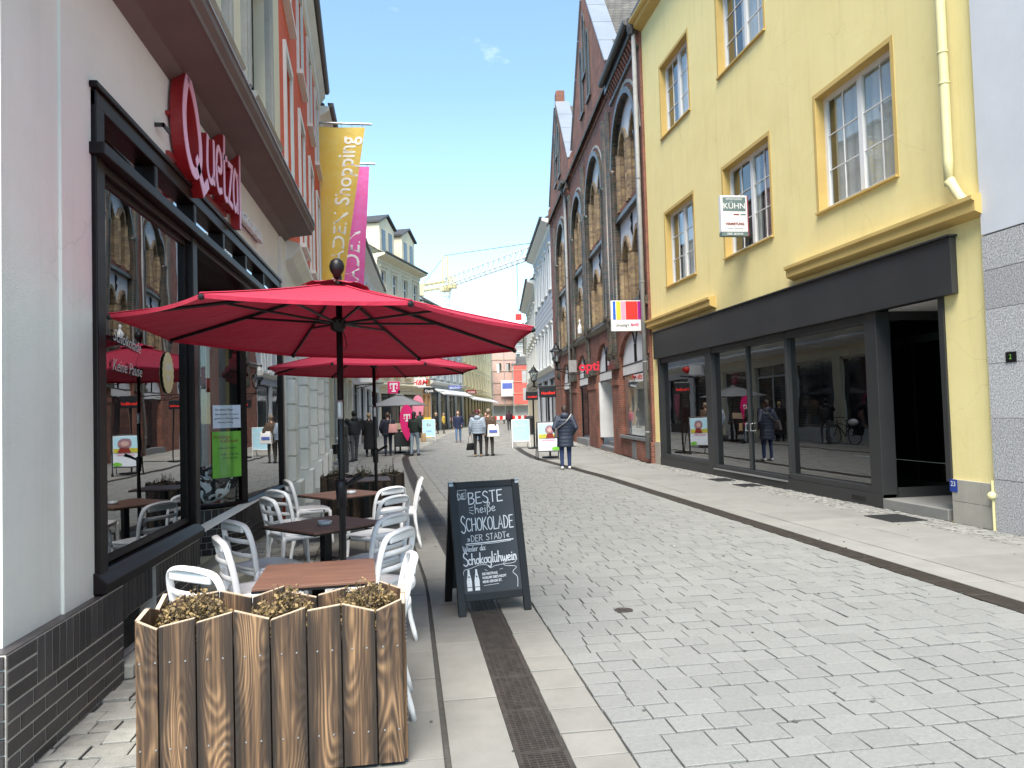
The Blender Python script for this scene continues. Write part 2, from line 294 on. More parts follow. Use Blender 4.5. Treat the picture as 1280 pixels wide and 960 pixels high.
m_sett = mat('granite_sett', (.222, .226, .217), (.168, .172, .166), scale=42, rough=.9, bump=.4, bscale=140, rand=.06, dirt=.25, amt=.45)
m_sett2 = mat('old_sett', (.30, .295, .27), (.20, .20, .188), scale=9, rough=.85, bump=.45, bscale=120, rand=.2, dirt=.4)
m_slab = mat('granite_slab', (.222, .217, .198), (.18, .176, .16), scale=4, rough=.85, bump=.25, bscale=160, rand=.07, dirt=.35)
m_slabr = mat('pale_slab', (.235, .233, .218), (.195, .193, .18), scale=2.5, rough=.85, bump=.2, bscale=160, rand=.06, dirt=.35)
m_joint = mat('joint_sand', (.07, .068, .062), (.042, .041, .037), scale=30, rough=.95)
m_grate = mat('cast_iron_grate', (.10, .085, .075), (.05, .042, .036), scale=12, rough=.55, metal=.5, bump=.2)
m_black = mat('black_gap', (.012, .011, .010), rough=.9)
m_plaster = mat('mauve_plaster', (.735, .74, .70), (.655, .66, .62), scale=1.2, rough=.9, bump=.3, bscale=260, dirt=.15, amt=.4, streak=.2, crack=.15)
m_corn = mat('brown_cornice', (.145, .118, .106), (.115, .094, .085), scale=2, rough=.7)
m_frame = mat('dark_frame', (.014, .010, .0105), (.008, .006, .0065), scale=4, rough=.38, spec=.18)
m_tile = mat('dark_tile', (.050, .042, .042), (.028, .026, .03), scale=7, rough=.42, rand=.35, bump=.15, bscale=60, dirt=.3)
m_mortar = mat('tile_mortar', (.62, .58, .52), (.48, .45, .40), scale=14, rough=.95, bump=.3, bscale=100)
m_glass = glassmat('shop_glass', (.62, .66, .64), refl=1.0, base=.17)
m_glassr = glassmat('tinted_shop_glass', (.42, .46, .45), refl=1.0, base=.14)
m_glasst = glassmat('clear_glass', (.88, .92, .92), base=.07)
m_pane = mat('window_pane', (.030, .036, .042), (.018, .022, .026), scale=1.5, rough=.06, spec=1.0)
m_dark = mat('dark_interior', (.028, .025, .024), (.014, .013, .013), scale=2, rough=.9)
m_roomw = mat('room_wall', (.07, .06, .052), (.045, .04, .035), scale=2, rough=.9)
m_white = mat('white_paint', (.78, .78, .77), (.70, .70, .69), scale=3, rough=.5)
m_plastic = mat('white_plastic', (.86, .86, .86), (.82, .82, .82), scale=3, rough=.35)
m_blackm = mat('black_metal', (.009, .0095, .0105), (.006, .0062, .007), scale=6, rough=.42, spec=.35)
m_grey = mat('anthracite_metal', (.034, .035, .036), (.026, .027, .028), scale=1.2, rough=.45, dirt=.15, spec=.4)
m_yellow = mat('yellow_render', (.92, .795, .385), (.875, .745, .34), scale=1.4, rough=.92, bump=.7, bscale=120, dirt=.14, amt=.5, streak=.24, crack=.2)
m_ochre = mat('ochre_paint', (.60, .43, .15), (.53, .37, .12), scale=2, rough=.85, bump=.15, bscale=150)
m_cream = mat('cream_render', (.72, .665, .50), (.64, .59, .43), scale=1.2, rough=.9, bump=.2, bscale=200, dirt=.15)
m_stone = mat('grey_stone_trim', (.42, .41, .37), (.33, .32, .29), scale=3, rough=.85, bump=.2, dirt=.3)
m_orange = mat('orange_render', (.70, .125, .05), (.62, .10, .04), scale=1.5, rough=.9, bump=.2, bscale=200, dirt=.1)
m_wstone = mat('white_stone', (.74, .745, .70), (.65, .66, .62), scale=2.5, rough=.85, bump=.15, dirt=.2)
m_granite = mat('speckled_granite', (.70, .70, .70), (.25, .25, .26), scale=55, rough=.4, amt=.6, rand=.12, detail=2)
m_ltile = mat('beige_tile', (.40, .38, .33), (.35, .33, .285), scale=5, rough=.5, rand=.05, dirt=.2)
m_brick = brickmat('red_brickwork', (.27, .074, .042), (.17, .048, .030), (.20, .135, .10))
m_gbrick = brickmat('green_glazed_brickwork', (.022, .034, .025), (.095, .06, .04), (.085, .075, .06), bw=.30, bh=.105, rough=.35)
m_ybrick = brickmat('tan_brickwork', (.36, .25, .12), (.17, .11, .065), (.24, .2, .15), bw=.26, bh=.11)
m_rooft = brickmat('roof_slates', (.11, .105, .09), (.075, .072, .065), (.03, .03, .028), bw=.30, bh=.22, axis='xz', ms=.02)
m_zinc = mat('zinc_sheet', (.42, .43, .44), (.34, .35, .36), scale=2, rough=.38, metal=.6)
m_copw = mat('pale_coping_sheet', (.42, .45, .48), (.36, .385, .41), scale=1.2, rough=.3, metal=.6)
m_gutter = mat('dark_gutter', (.055, .052, .05), (.035, .033, .032), scale=5, rough=.5)
m_pipe = mat('grey_pipe', (.30, .30, .295), (.22, .22, .215), scale=6, rough=.6, dirt=.3)
m_ypipe = mat('cream_pipe', (.72, .66, .36), (.64, .58, .30), scale=4, rough=.6, dirt=.2)
m_red = fabric('red_canvas', (.46, .012, .047), .06, (.405, .010, .040))
m_gcanv = fabric('grey_canvas', (.24, .25, .26), .2)
m_wood = mat('table_laminate', (.205, .105, .07), (.13, .065, .045), scale=3, rough=.42, stretch=(1, 14, 1), amt=.6, detail=4)
m_char = charwood('charred_board')
m_cutw = mat('cut_wood_edge', (.55, .44, .33), (.42, .32, .22), scale=20, rough=.8)
m_soil = mat('soil', (.03, .023, .017), (.015, .012, .01), scale=40, rough=1, bump=.8, bscale=50)
m_dry = leafmat('dry_shrub_leaves', (.27, .185, .07), (.085, .06, .028))
m_twig = mat('twig', (.10, .07, .045), (.06, .04, .03), scale=20)
m_chalkb = mat('chalk_panel', (.026, .033, .042), (.035, .042, .052), scale=5, rough=.7, amt=.6)
m_chalk = mat('chalk', (.78, .79, .80), (.62, .64, .66), scale=60, rough=.95)
m_signred = mat('sign_red', (.30, .018, .022), (.25, .014, .018), scale=3, rough=.35)
m_pink = mat('sign_pink', (.86, .50, .68), (.82, .46, .64), scale=3, rough=.4)
m_mag = mat('magenta', (.68, .01, .16), (.6, .008, .13), scale=3, rough=.45)
m_skin = mat('skin', (.52, .32, .23), (.46, .27, .19), scale=10, rough=.6)
# ------------------------------------------------------------------ ground
def lerp(T, y):
    if y <= T[0][0]: return T[0][1]
    for (a, p), (b, q) in zip(T, T[1:]):
        if y <= b: return p+(q-p)*(y-a)/(b-a)
    return T[-1][1]
GLT = [(0, .59), (4, .595), (7, .60), (10.5, .44), (13.3, .32), (18.3, .16), (24, .0), (28, -.06), (31, .25), (36, .95), (60, 3.6), (90, 10.5), (120, 17)]
GRT = [(0, 4.62), (17, 4.6), (19.7, 4.5), (22.4, 4.37), (25, 4.3), (28.7, 4.5), (35, 5.05), (60, 8.3), (90, 14.0), (120, 20)]
GL = lambda y: lerp(GLT, y)
GR = lambda y: lerp(GRT, y)
PLT = [(-6, -1.82), (11.9, -1.82), (23.3, -2.46), (38, -2.6), (57, -1.9), (66, 1.5), (84, 6.5), (125, 14.5)]
PRT = [(-6, 7.0), (20.2, 7.0), (20.5, 6.75), (43.3, 8.9), (57, 10.2), (75, 12.5), (115, 19)]
gm = mat('ground_paving', (.30, .30, .29), (.24, .24, .235), scale=1.5, rough=.9)
tag(MB().quad((-500, -400, -.09), (500, -400, -.09), (500, 900, -.09), (-500, 900, -.09)).build('ground', gm), kind='structure')
m_farroad = brickmat('far_setts', (.245, .243, .23), (.205, .203, .193), (.11, .108, .10), bw=.22, bh=.177, axis='xy', ms=.014, rough=.9)
def strip(lo, hi, y0, y1, z, n=40, step=None):
    mb = MB(); k = n
    ys = [y0+(y1-y0)*i/k for i in range(k+1)]
    vs = []
    for y in ys: vs += [(lo(y), y, z), (hi(y), y, z)]
    return mb.add(vs, [(2*i, 2*i+1, 2*i+3, 2*i+2) for i in range(k)])
YF = 31.8
road = strip(lambda y: GL(y)-.12, lambda y: GR(y)+.12, -3, YF, -.022).build('road', m_joint, kind='structure')
tag(strip(lambda y: GL(y)-.12, lambda y: GR(y)+.12, YF, 124, 0).build('road', m_farroad), kind='structure')
pavL = strip(lambda y: lerp(PLT, y)-4, lambda y: GL(y)-.12, -3, YF, -.022).build('pavement_left', m_joint, kind='structure')
pavR = strip(lambda y: GR(y)+.12, lambda y: lerp(PRT, y)+3.5, -3, YF, -.022).build('pavement_right', m_joint, kind='structure')
m_fslab = brickmat('far_slabs', (.30, .288, .255), (.265, .255, .225), (.17, .165, .15), bw=.9, bh=.6, axis='xy', ms=.012, rough=.9)
tag(strip(lambda y: lerp(PLT, y)-2, lambda y: GL(y)-.12, YF, 124, .004).build('pavement_left', m_fslab), kind='structure')
tag(strip(lambda y: GR(y)+.12, lambda y: lerp(PRT, y)+2, YF, 124, .004).build('pavement_right', m_fslab), kind='structure')
def stone(pts, h=.0, inset=.0035, dz=None, deep=.05):
    c = Vector((sum(p[0] for p in pts)/4, sum(p[1] for p in pts)/4, 0)); dz = dz or [0]*4
    vs = [(p[0]-c.x, p[1]-c.y, -deep) for p in pts] + [(p[0]-c.x, p[1]-c.y, h-inset*.8+d) for p, d in zip(pts, dz)]
    for p, d in zip(pts, dz):
        q = Vector((p[0]-c.x, p[1]-c.y, 0)); q -= q.normalized()*inset*1.5; vs.append((q.x, q.y, h+d))
    fs = [(i, (i+1) % 4, 4+(i+1) % 4, 4+i) for i in range(4)] + [(4+i, 4+(i+1) % 4, 8+(i+1) % 4, 8+i) for i in range(4)] + [(8, 9, 10, 11)]
    return c, vs, fs
def lay(stones, name, m, parent, limit=300, kind_name=None):
    """the largest-showing stones one by one, the rest as one piece of stuff"""
    sc = []
    for s in stones:
        q = proj(s[0]); sc.append((q[2] if q and -60 < q[0] < 1340 and 440 < q[1] < 1010 else 1e6, s))
    sc.sort(key=lambda a: a[0])
    rest = MB()
    for i, (d, (c, vs, fs)) in enumerate(sc):
        if i < limit and d < 60:
            mb = MB(); mb.add(vs, fs); mb.build(name, m, parent, loc=tuple(c))
        else: rest.add([Vector(v)+c for v in vs], fs)
    if rest.v: rest.build(kind_name or name+'_field', m, parent, kind='stuff')
rnd = random.Random(3)
J = lambda a: rnd.uniform(-a, a)
def rect(x0, x1, y0, y1, g, j=.003, hj=.003, **k):
    h_ = g*1.35; g = g*.72
    p = [(x0+g, y0+h_), (x1-g, y0+h_), (x1-g, y1-h_), (x0+g, y1-h_)]
    p = [(a+J(j), b+J(j)) for a, b in p]; h = J(hj)
    return stone(p, h, dz=[J(hj*.8) for _ in range(4)], **k)
st = []; y = -.5
while y < YF-.1:
    dy = .177+J(.006)
    if 9.68 < y < 9.86: dy = .10           # narrow cross channel
    x = GL(y)+.12+.285; xe = GR(y)-.14
    while x < xe-.09:
        wd = rnd.choice([.19, .2, .21, .23, .18, .30]) + J(.02)
        if x+wd > xe-.12: wd = xe-x
        st.append(rect(x, x+wd, y, y+dy, .0045+abs(J(.0015)))); x += wd
    y += dy
lay(st, 'sett', m_sett, road)
st = []; y = -.5
while y < YF-.2:
    dy = .285+J(.03); st.append(rect(GL(y)+.125, GL(y)+.40, y, y+dy, .0045)); y += dy
lay(st, 'kerb_stone', m_slab, road, 60)
st = []; y = 1.1
while y < YF-1:                                # long slabs along the channel
    dy = 1.0+J(.05); a = GL(y); b = GL(y+dy)
    st.append(stone([(a-.43+.006, y+.005), (a-.125, y+.005), (b-.125, y+dy-.005), (b-.43+.006, y+dy-.005)], J(.002))); y += dy
y = .9
while y < YF-.6:                               # square slabs
    dy = .52+J(.06)
    for k in range(2):
        a = GL(y)-.45-.56*(k+1); b = GL(y+dy)-.45-.56*(k+1)
        st.append(stone([(a+.005, y+.005), (a+.555, y+.005), (b+.555, y+dy-.005), (b+.005, y+dy-.005)], J(.002)))
    y += dy
lay(st, 'slab', m_slab, pavL, 90)
st = []; y = .2; row = 0
while y < YF-.3:                               # small old setts along the shop wall
    dy = .15+J(.012); x = lerp(PLT, y)-1.4+J(.1); xe = GL(y)-.46-1.12
    while x < xe-.05:
        wd = .17+J(.045)
        if x+wd > xe-.08: wd = xe-x
        st.append(rect(x, x+wd, y, y+dy, .006, .008, .005)); x += wd
    y += dy
lay(st, 'small_sett', m_sett2, pavL, 220)
st = []; y = 2.0
while y < YF-1.3:
    dy = 1.25+J(.12); a, b = GR(y), GR(y+dy)
    st.append(stone([(a+.125, y+.005), (a+.47, y+.005), (b+.47, y+dy-.005), (b+.125, y+dy-.005)], J(.002)))
    y += dy
y = 1.5
while y < YF-1:
    dy = .95+J(.2); a, b = GR(y)+.485, GR(y+dy)+.485; e, f = lerp(PRT, y)-.55, lerp(PRT, y+dy)-.55
    mA, mB = (a+e)/2, (b+f)/2
    if rnd.random() < .5:
        st.append(stone([(a, y+.004), (e, y+.004), (f, y+dy-.004), (b, y+dy-.004)], J(.002)))
    else:
        st.append(stone([(a, y+.004), (mA-.004, y+.004), (mB-.004, y+dy-.004), (b, y+dy-.004)], J(.002)))
        st.append(stone([(mA+.004, y+.004), (e, y+.004), (f, y+dy-.004), (mB+.004, y+dy-.004)], J(.002)))
    y += dy
lay(st, 'slab', m_slabr, pavR, 90)
mos = MB(); y = 1.5
while y < YF-.2:
    dy = .085+J(.01); x = lerp(PRT, y)-.54; xe = lerp(PRT, y)+.03
    while x < xe:
        wd = .085+J(.015); c, vs, fs = rect(x, x+wd, y, y+dy, .004, .006, .006); mos.add([Vector(v)+c for v in vs], fs); x += wd
    y += dy
mos.build('mosaic_cobbles', m_sett2, pavR, kind='stuff')
for (x, y, wx, wy) in ((6.52, 9.3, .5, .62), (6.66, 15.2, .42, .55), (6.66, 13.95, .42, .5)):
    g = B(x-wx/2, x+wx/2, y-wy/2, y+wy/2, -.01, .012)
    for k in range(7): g.box(x-wx/2+.03, x+wx/2-.03, y-wy/2+.06+k*(wy-.12)/6.5, y-wy/2+.085+k*(wy-.12)/6.5, .012, .016)
    g.build('cellar_grating', m_grey, pavR)
# drainage channels, grate by grate
def grate_mesh(wd, ln):
    g = MB(); hw = wd/2
    g.box(-hw, -hw+.012, 0, ln, -.03, .0); g.box(hw-.012, hw, 0, ln, -.03, .0)
    for a in (0, ln-.012): g.box(-hw+.012, hw-.012, a, a+.012, -.03, -.001)
    for k in range(1, 6): x = -hw+wd*k/6; g.box(x-.003, x+.003, .012, ln-.012, -.03, -.002)
    n = 22
    for k in range(1, n): y = ln*k/n; g.box(-hw+.012, hw-.012, y-.0035, y+.0035, -.03, -.001)
    me = bpy.data.meshes.new('grate'); me.from_pydata(g.v, [], g.f); me.materials.append(m_grate); return me
def channel(fn, y0, y1, wd):
    bed = strip(lambda y: fn(y)-.122, lambda y: fn(y)+.122, -3, YF, -.018, 120).build('drainage_channel', m_black, kind='structure')
    me = grate_mesh(wd, .5); y = y0
    while y < y1:
        o = bpy.data.objects.new('grate', me); S.collection.objects.link(o); o.parent = bed
        o.location = (fn(y), y, 0); o.rotation_euler.z = -math.atan2(fn(y+.5)-fn(y), .5); y += .503
    for s in (-1, 1):
        strip(lambda y: fn(y)+s*.117-.006, lambda y: fn(y)+s*.117+.006, -3, YF, -.003, 120).build('rim', m_grate, bed)
channel(GL, 1.5, YF-.5, .222)
channel(GR, 2.5, YF-.5, .222)
gums = MB(); gumw = MB(); r_ = random.Random(11)
for k in range(120):
    y = 2.5+r_.random()**1.6*16; x = r_.uniform(-.6, 6.4); rr = r_.uniform(.005, .013); n = 7; c = MB()
    (gums if r_.random() < .97 else gumw).prism([(x+rr*math.cos(2*math.pi*q/n)*r_.uniform(.75, 1.2), y+rr*math.sin(2*math.pi*q/n)*r_.uniform(.75, 1.2)) for q in range(n)], -.002, .0075, 'z')
gums.build('gum_spots', mat('old_gum', (.10, .098, .092), (.07, .068, .064), scale=20, rough=.8), road, kind='stuff'); gumw.build('paper_specks', mat('paper_speck', (.62, .61, .57), rough=.9), road, kind='stuff')
mh = root('valve_cover', 'small round cast iron valve cover set among the setts right of the chalkboard', 'cover', (1.67, 5.77, 0))
MB().lathe([(.075, -.02), (.075, .004), (.06, .006), (.058, .002), (0.001, .002)], 20).build('lid', m_grate, mh)
g = MB()
for k in range(3): g.box(-.04, .04, -.035+k*.028, -.022+k*.028, .002, .006)
g.build('rib', m_grate, mh)

# ------------------------------------------------------------------ wall with openings (local: x along, y outward, z up)
def arch_pts(h, n=12):
    x0, x1, z0, z1 = h[:4]; kind = h[4] if len(h) > 4 else None; cx = (x0+x1)/2; r = (x1-x0)/2; out = []
    rise = h[5] if len(h) > 5 else (r if kind == 'round' else r*1.3)
    for k in range(n+1):
        t = k/n
        if kind == 'round': a = math.pi*(1-t); out.append((cx+r*math.cos(a), z1+rise*math.sin(a)))
        else:                                    # pointed
            s = abs(1-2*t); zz = math.sqrt(max(0, 1-(s*.86+.14*s*s)**2)) if s < 1 else 0
            out.append((cx-r*(1-2*t), z1+rise*(1-s**1.7)))
    return out
def wall(x0, x1, z0, z1, holes, y=0, depth=.2, rev=None):
    mb = MB(); xs = {x0, x1}; zs = {z0, z1}; hs = []
    for h in holes:
        top = h[3]
        if len(h) > 4: pts = arch_pts(h); top = max(p[1] for p in pts)
        hs.append((h[0], h[1], h[2], top, h)); xs |= {h[0], h[1]}; zs |= {h[2], top}
    xs = sorted(v for v in xs if x0-1e-6 <= v <= x1+1e-6); zs = sorted(v for v in zs if z0-1e-6 <= v <= z1+1e-6)
    for a, b in zip(xs, xs[1:]):
        for c, d in zip(zs, zs[1:]):
            mx, mz = (a+b)/2, (c+d)/2
            if any(h[0] < mx < h[1] and h[2] < mz < h[3] for h in hs): continue
            mb.quad((a, y, c), (a, y, d), (b, y, d), (b, y, c))
    for a, b, c, d, h in hs:
        yb = y-depth
        if rev is None: rv = mb
        else: rv = MB(); rev.append(rv)
        if len(h) > 4:
            pts = arch_pts(h)
            for p, q in zip(pts, pts[1:]):
                mb.quad((p[0], y, p[1]), (p[0], y, d), (q[0], y, d), (q[0], y, q[1]))
                rv.quad((p[0], y, p[1]), (q[0], y, q[1]), (q[0], yb, q[1]), (p[0], yb, p[1]))
            zt = h[3]
        else:
            zt = d; rv.quad((a, y, d), (b, y, d), (b, yb, d), (a, yb, d))
        rv.quad((a, y, c), (a, y, zt), (a, yb, zt), (a, yb, c)); rv.quad((b, y, c), (b, yb, c), (b, yb, zt), (b, y, zt))
        rv.quad((a, y, c), (a, yb, c), (b, yb, c), (b, y, c))
    return mb
def ring(h, wd, y0, y1, n=12):                   # archivolt round an arched opening
    mb = MB(); pts = arch_pts(h, n); cx = (h[0]+h[1])/2; out = []
    for i, p in enumerate(pts):
        a = Vector(pts[max(i-1, 0)]); b = Vector(pts[min(i+1, n)]); t = (b-a).normalized(); nrm = Vector((-t.y, t.x))
        out.append((p[0]+nrm.x*wd, p[1]+nrm.y*wd))
    for i in range(n):
        p, q, r, s = pts[i], pts[i+1], out[i+1], out[i]
        mb.add([(p[0], y1, p[1]), (q[0], y1, q[1]), (r[0], y1, r[1]), (s[0], y1, s[1]), (p[0], y0, p[1]), (q[0], y0, q[1]), (r[0], y0, r[1]), (s[0], y0, s[1])],
               [(0, 1, 2, 3), (4, 7, 6, 5), (0, 4, 5, 1), (2, 6, 7, 3)])
    return mb
def window(par, x0, x1, z0, z1, y, fm, gm, nx=2, nz=1, fw_=.06, sash=(0, 0), sill=None, name='window', bar=.012):
    """frame mesh, one pane per light as sub-parts, optional sill"""
    f = MB()
    f.box(x0, x0+fw_, y-.03, y+.03, z0, z1); f.box(x1-fw_, x1, y-.03, y+.03, z0, z1)
    f.box(x0+fw_, x1-fw_, y-.03, y+.03, z0, z0+fw_); f.box(x0+fw_, x1-fw_, y-.03, y+.03, z1-fw_, z1)
    W = (x1-x0-2*fw_); H = (z1-z0-2*fw_); m = fw_*.75; lights = []
    for i in range(1, nx): x = x0+fw_+W*i/nx; f.box(x-m, x+m, y-.028, y+.035, z0+fw_, z1-fw_)
    for j in range(1, nz): z = z0+fw_+H*j/nz; f.box(x0+fw_, x1-fw_, y-.026, y+.032, z-m, z+m)
    for i in range(nx):
        for j in range(nz):
            a = x0+fw_+W*i/nx+(m if i else 0); b = x0+fw_+W*(i+1)/nx-(m if i < nx-1 else 0)
            c = z0+fw_+H*j/nz+(m if j else 0); d = z0+fw_+H*(j+1)/nz-(m if j < nz-1 else 0); lights.append((a, b, c, d))
            for k in range(1, sash[0]+1): x = a+(b-a)*k/(sash[0]+1); f.box(x-bar/2, x+bar/2, y-.004, y+.012, c, d)
            for k in range(1, sash[1]+1): z = c+(d-c)*k/(sash[1]+1); f.box(a, b, y-.003, y+.013, z-bar/2, z+bar/2)
    o = f.build(name, fm, par)
    for (a, b, c, d) in lights: MB().quad((a, y-.006, c), (b, y-.006, c), (b, y-.006, d), (a, y-.006, d)).build('pane', gm, o)
    if sill: B(x0-.05, x1+.05, y-.02, y+sill, z0-.05, z0-.002).build('sill', fm if not isinstance(sill, tuple) else sill[1], o)
    return o
class Fr:
    """a building: Empty at A, local x towards Bp, y outward to the street"""
    def __init__(s, name, label, A, Bp, cat='building', group=None):
        d = Vector((Bp[0]-A[0], Bp[1]-A[1])); s.L = d.length
        s.o = root(name, label, cat, (A[0], A[1], 0), math.atan2(d.y, d.x), group)
    def __call__(s, mb, name, m, **k): return mb.build(name, m, s.o, **k)
def text(body, size, m, parent, M, name='lettering', ext=.004, align='CENTER', bold=0, shear=0, sx=1):
    c = bpy.data.curves.new('t', 'FONT'); c.body = body; c.size = size; c.align_x = align; c.align_y = 'CENTER'; c.extrude = ext; c.offset = bold; c.shear = shear; c.resolution_u = 3
    o = bpy.data.objects.new('t', c); me = bpy.data.meshes.new_from_object(o); bpy.data.objects.remove(o); bpy.data.curves.remove(c)
    me.name = name; me.transform(Matrix.Diagonal((sx, 1, 1, 1))); me.transform(M); me.materials.clear(); me.materials.append(m)
    q = bpy.data.objects.new(name, me); S.collection.objects.link(q); q.parent = parent; return q
def face(loc, xdir, ydir=(0, 0, 1)):             # matrix: text x -> xdir, text y -> ydir
    x = Vector(xdir).normalized(); y = Vector(ydir).normalized(); z = x.cross(y)
    return Matrix.Translation(loc) @ Matrix((x, y, z)).transposed().to_4x4()
def roofslab(x0, x1, y0, z0, y1, z1, th=.15):
    return MB().prism([(y0, z0), (y1, z1), (y1, z1-th), (y0, z0-th)], x0, x1, 'x')

# ------------------------------------------------------------------ left corner shop
SH = Fr('corner_shop_house', 'mauve-grey plastered corner house with chocolate shop front and brown cornice', (-1.82, 11.9), (-1.82, 3.7))
lx = lambda Y: 11.9-Y
XO = 1.82
SH(wall(lx(11.9), lx(4.30), .59, 4.42, [(lx(11.50), lx(4.69), .59, 3.60)], 0, .16), 'wall', m_plaster)
p = MB(); p.quad((lx(4.30), 0, .59), (lx(4.30), 0, 4.32), (lx(4.30), -.016, 4.32), (lx(4.30), -.016, .59))
p.quad((lx(4.30), -.016, .59), (lx(4.30), -.016, 4.32), (lx(3.72), -.016, 4.32), (lx(3.72), -.016, .59))
p.quad((lx(3.72), -.016, .59), (lx(3.72), -.016, 4.32), (lx(3.72), -6, 4.32), (lx(3.72), -6, .59))
SH(p, 'corner_wall', m_plaster)
SH(B(lx(11.75), lx(11.35), .002, .05, 2.6, 4.3), 'pilaster', m_plaster)
pr = [(0, 4.34), (.06, 4.38), (.10, 4.42), (.40, 4.46), (.43, 4.46), (.43, 4.51), (.47, 4.55), (.47, 4.62), (.0, 4.68)]
SH(MB().prism([(a, b) for a, b in pr], lx(11.95), lx(3.2), 'x'), 'cornice', m_corn)
SH(B(lx(11.96), lx(3.19), .0, .485, 4.622, 4.635), 'cornice_flashing', m_zinc)
# upper storeys
wins = [(lx(8.10), lx(6.95), 5.52, 7.6), (lx(10.65), lx(9.3), 5.52, 7.6), (lx(5.75), lx(4.6), 5.52, 7.6),
        (lx(8.10), lx(6.95), 9.0, 11.0), (lx(10.65), lx(9.3), 9.0, 11.0), (lx(5.75), lx(4.6), 9.0, 11.0)]
uw = wall(0, lx(3.7), 4.5, 12.4, wins, -.02, .25); uw.quad((lx(3.7), -.02, 4.5), (lx(3.7), -.02, 12.4), (lx(3.7), -6, 12.4), (lx(3.7), -6, 4.5))
SH(uw, 'upper_wall', m_cream)
for a, b, c, d in wins:
    wdw = window(SH.o, a, b, c, d, -.2, m_frame, m_pane, 2, 2, .07)
    t = B(a-.22, a, -.02, .05, c, d).box(b, b+.22, -.02, .05, c, d).box(a-.22, b+.22, -.02, .06, d, d+.25).box(a-.30, b+.30, -.02, .16, d+.25, d+.36)
    t.box(a-.16, a-.06, .05, .075, c+.1, d); t.box(b+.06, b+.16, .05, .075, c+.1, d)
    t.build('surround', m_stone, wdw)
    MB().prism([(-.2, c-.02), (.16, c-.02), (.18, c-.07), (.14, c-.11), (.08, c-.14), (.07, c-.24), (-.02, c-.26), (-.02, c-.04)], a-.26, b+.26, 'x').build('sill', m_stone, wdw)
SH(MB().prism([(0, 12.2), (.35, 12.45), (.4, 12.65), (-.1, 12.7)], 0, lx(3.6), 'x'), 'eaves', m_stone)
SH(roofslab(0, lx(3.7), .3, 12.8, -4, 16), 'roof', m_rooft)
# plinth: mortar bed with single tiles
bed = MB().box(lx(5.0), lx(3.62), -.12, .045, 0, .585); bed.box(lx(6.75), lx(5.62), -.12, .045, 0, .585).box(lx(5.62), lx(5.0), -.12, .02, .36, .585)
bed.box(lx(3.66), lx(3.621), -5, -.121, 0, .585)
plinth = SH(bed, 'plinth', m_mortar)
def tile(x0, x1, z0, z1, y0, th=.005, par=plinth):
    MB().box(x0+.0065, x1-.0065, y0, y0+th, z0+.0065, z1-.0065).build('tile', m_tile, par, bevel=.0015)
MB().box(lx(5.0), lx(3.622), -.05, .047, .5855, .591).build('plinth_cap', m_tile, plinth)
rows = [(.0, .05), (.05, .127), (.127, .204), (.204, .281), (.281, .358)]
for i, (a, b) in enumerate(rows):
    Y = 3.62-(.12 if i % 2 else 0)
    while Y < 5.0:
        y1 = min(Y+.24, 5.0); y0 = max(Y, 3.625)
        if y1-y0 > .03: tile(lx(y1), lx(y0), a, b, .045)
        Y += .24
Y = 3.9
while Y < 6.72:
    tile(lx(min(Y+.078, 6.75)), lx(Y), .358, .585, .045 if not 5.0 < Y < 5.6 else .02); Y += .078
for a, b in ((.358, .434), (.434, .51), (.51, .585)): tile(lx(3.9), lx(3.625), a, b, .045)
for i, (a, b) in enumerate(rows):
    Y = 5.62-(.12 if i % 2 else 0)
    while Y < 6.7:
        y0 = max(Y, 5.62); y1 = min(Y+.24, 6.75)
        if y1-y0 > .03: tile(lx(y1), lx(y0), a, b, .045)
        Y += .24
for a, b in ((0, .075), (.075, .15), (.15, .225), (.225, .3), (.3, .375), (.375, .45), (.45, .52), (.52, .585)):     # return face of the corner
    for k in range(2):
        y1 = -.0-.24*k; mb = MB().box(lx(3.62), lx(3.62)+.014, y1-.235, y1+.04 if k == 0 else y1, a+.005, b-.005); mb.build('tile', m_tile, plinth)
# cellar vent
ve = SH(B(lx(5.58), lx(5.04), -.10, -.06, .1, .36), 'cellar_vent', m_grey)
g = MB()
for k in range(18): z = .11+k*.0135; g.box(lx(5.57), lx(5.05), -.062, -.045, z, z+.006)
g.build('louvre', m_grey, ve)
SH(B(lx(5.62), lx(5.0), -.15, .0, .1, .101), 'vent_ledge', m_mortar)
SH(MB().prism([(-.15, .0), (.10, .0), (.10, .085), (-.15, .10)], lx(5.64), lx(5.0), 'x'), 'vent_sill', m_stone, bevel=.01)
# shop front frame
fr = MB()
fr.box(lx(4.82), lx(4.69), -.14, .03, .62, 3.60); fr.box(lx(6.86), lx(6.72), -.16, .03, .62, 3.20); fr.box(lx(11.52), lx(11.38), -.14, .03, .45, 3.60)
fr.box(lx(11.52), lx(4.69), -.141, .031, 3.50, 3.605); fr.box(lx(11.54), lx(4.66), 0, .05, 3.606, 3.645)
fr.box(lx(11.38), lx(4.82), -.12, .02, 3.14, 3.20); fr.box(lx(11.50), lx(4.66), -.1, .085, 3.20, 3.275)
for Y in (5.80, 6.83, 7.88, 8.95, 10.05): fr.box(lx(Y+.035), lx(Y-.035), -.11, .025, 3.275, 3.50)
SH(fr, 'shop_front_frame', m_frame, bevel=.008)
SH(MB().prism([(-.1, .60), (.075, .60), (.08, .66), (.04, .70), (.02, .725), (-.1, .725)], lx(6.80), lx(4.67), 'x'), 'window_sill', m_frame, bevel=.006)
fb = MB()
for a, b in ((4.86, 4.90),): fb.box(lx(b), lx(a), -.05, -.02, .74, 3.14)
fb.box(lx(6.70), lx(4.86), -.05, -.02, .74, .78).box(lx(6.70), lx(6.66), -.05, -.02, .78, 3.14).box(lx(6.66), lx(4.90), -.05, -.02, 3.10, 3.14)
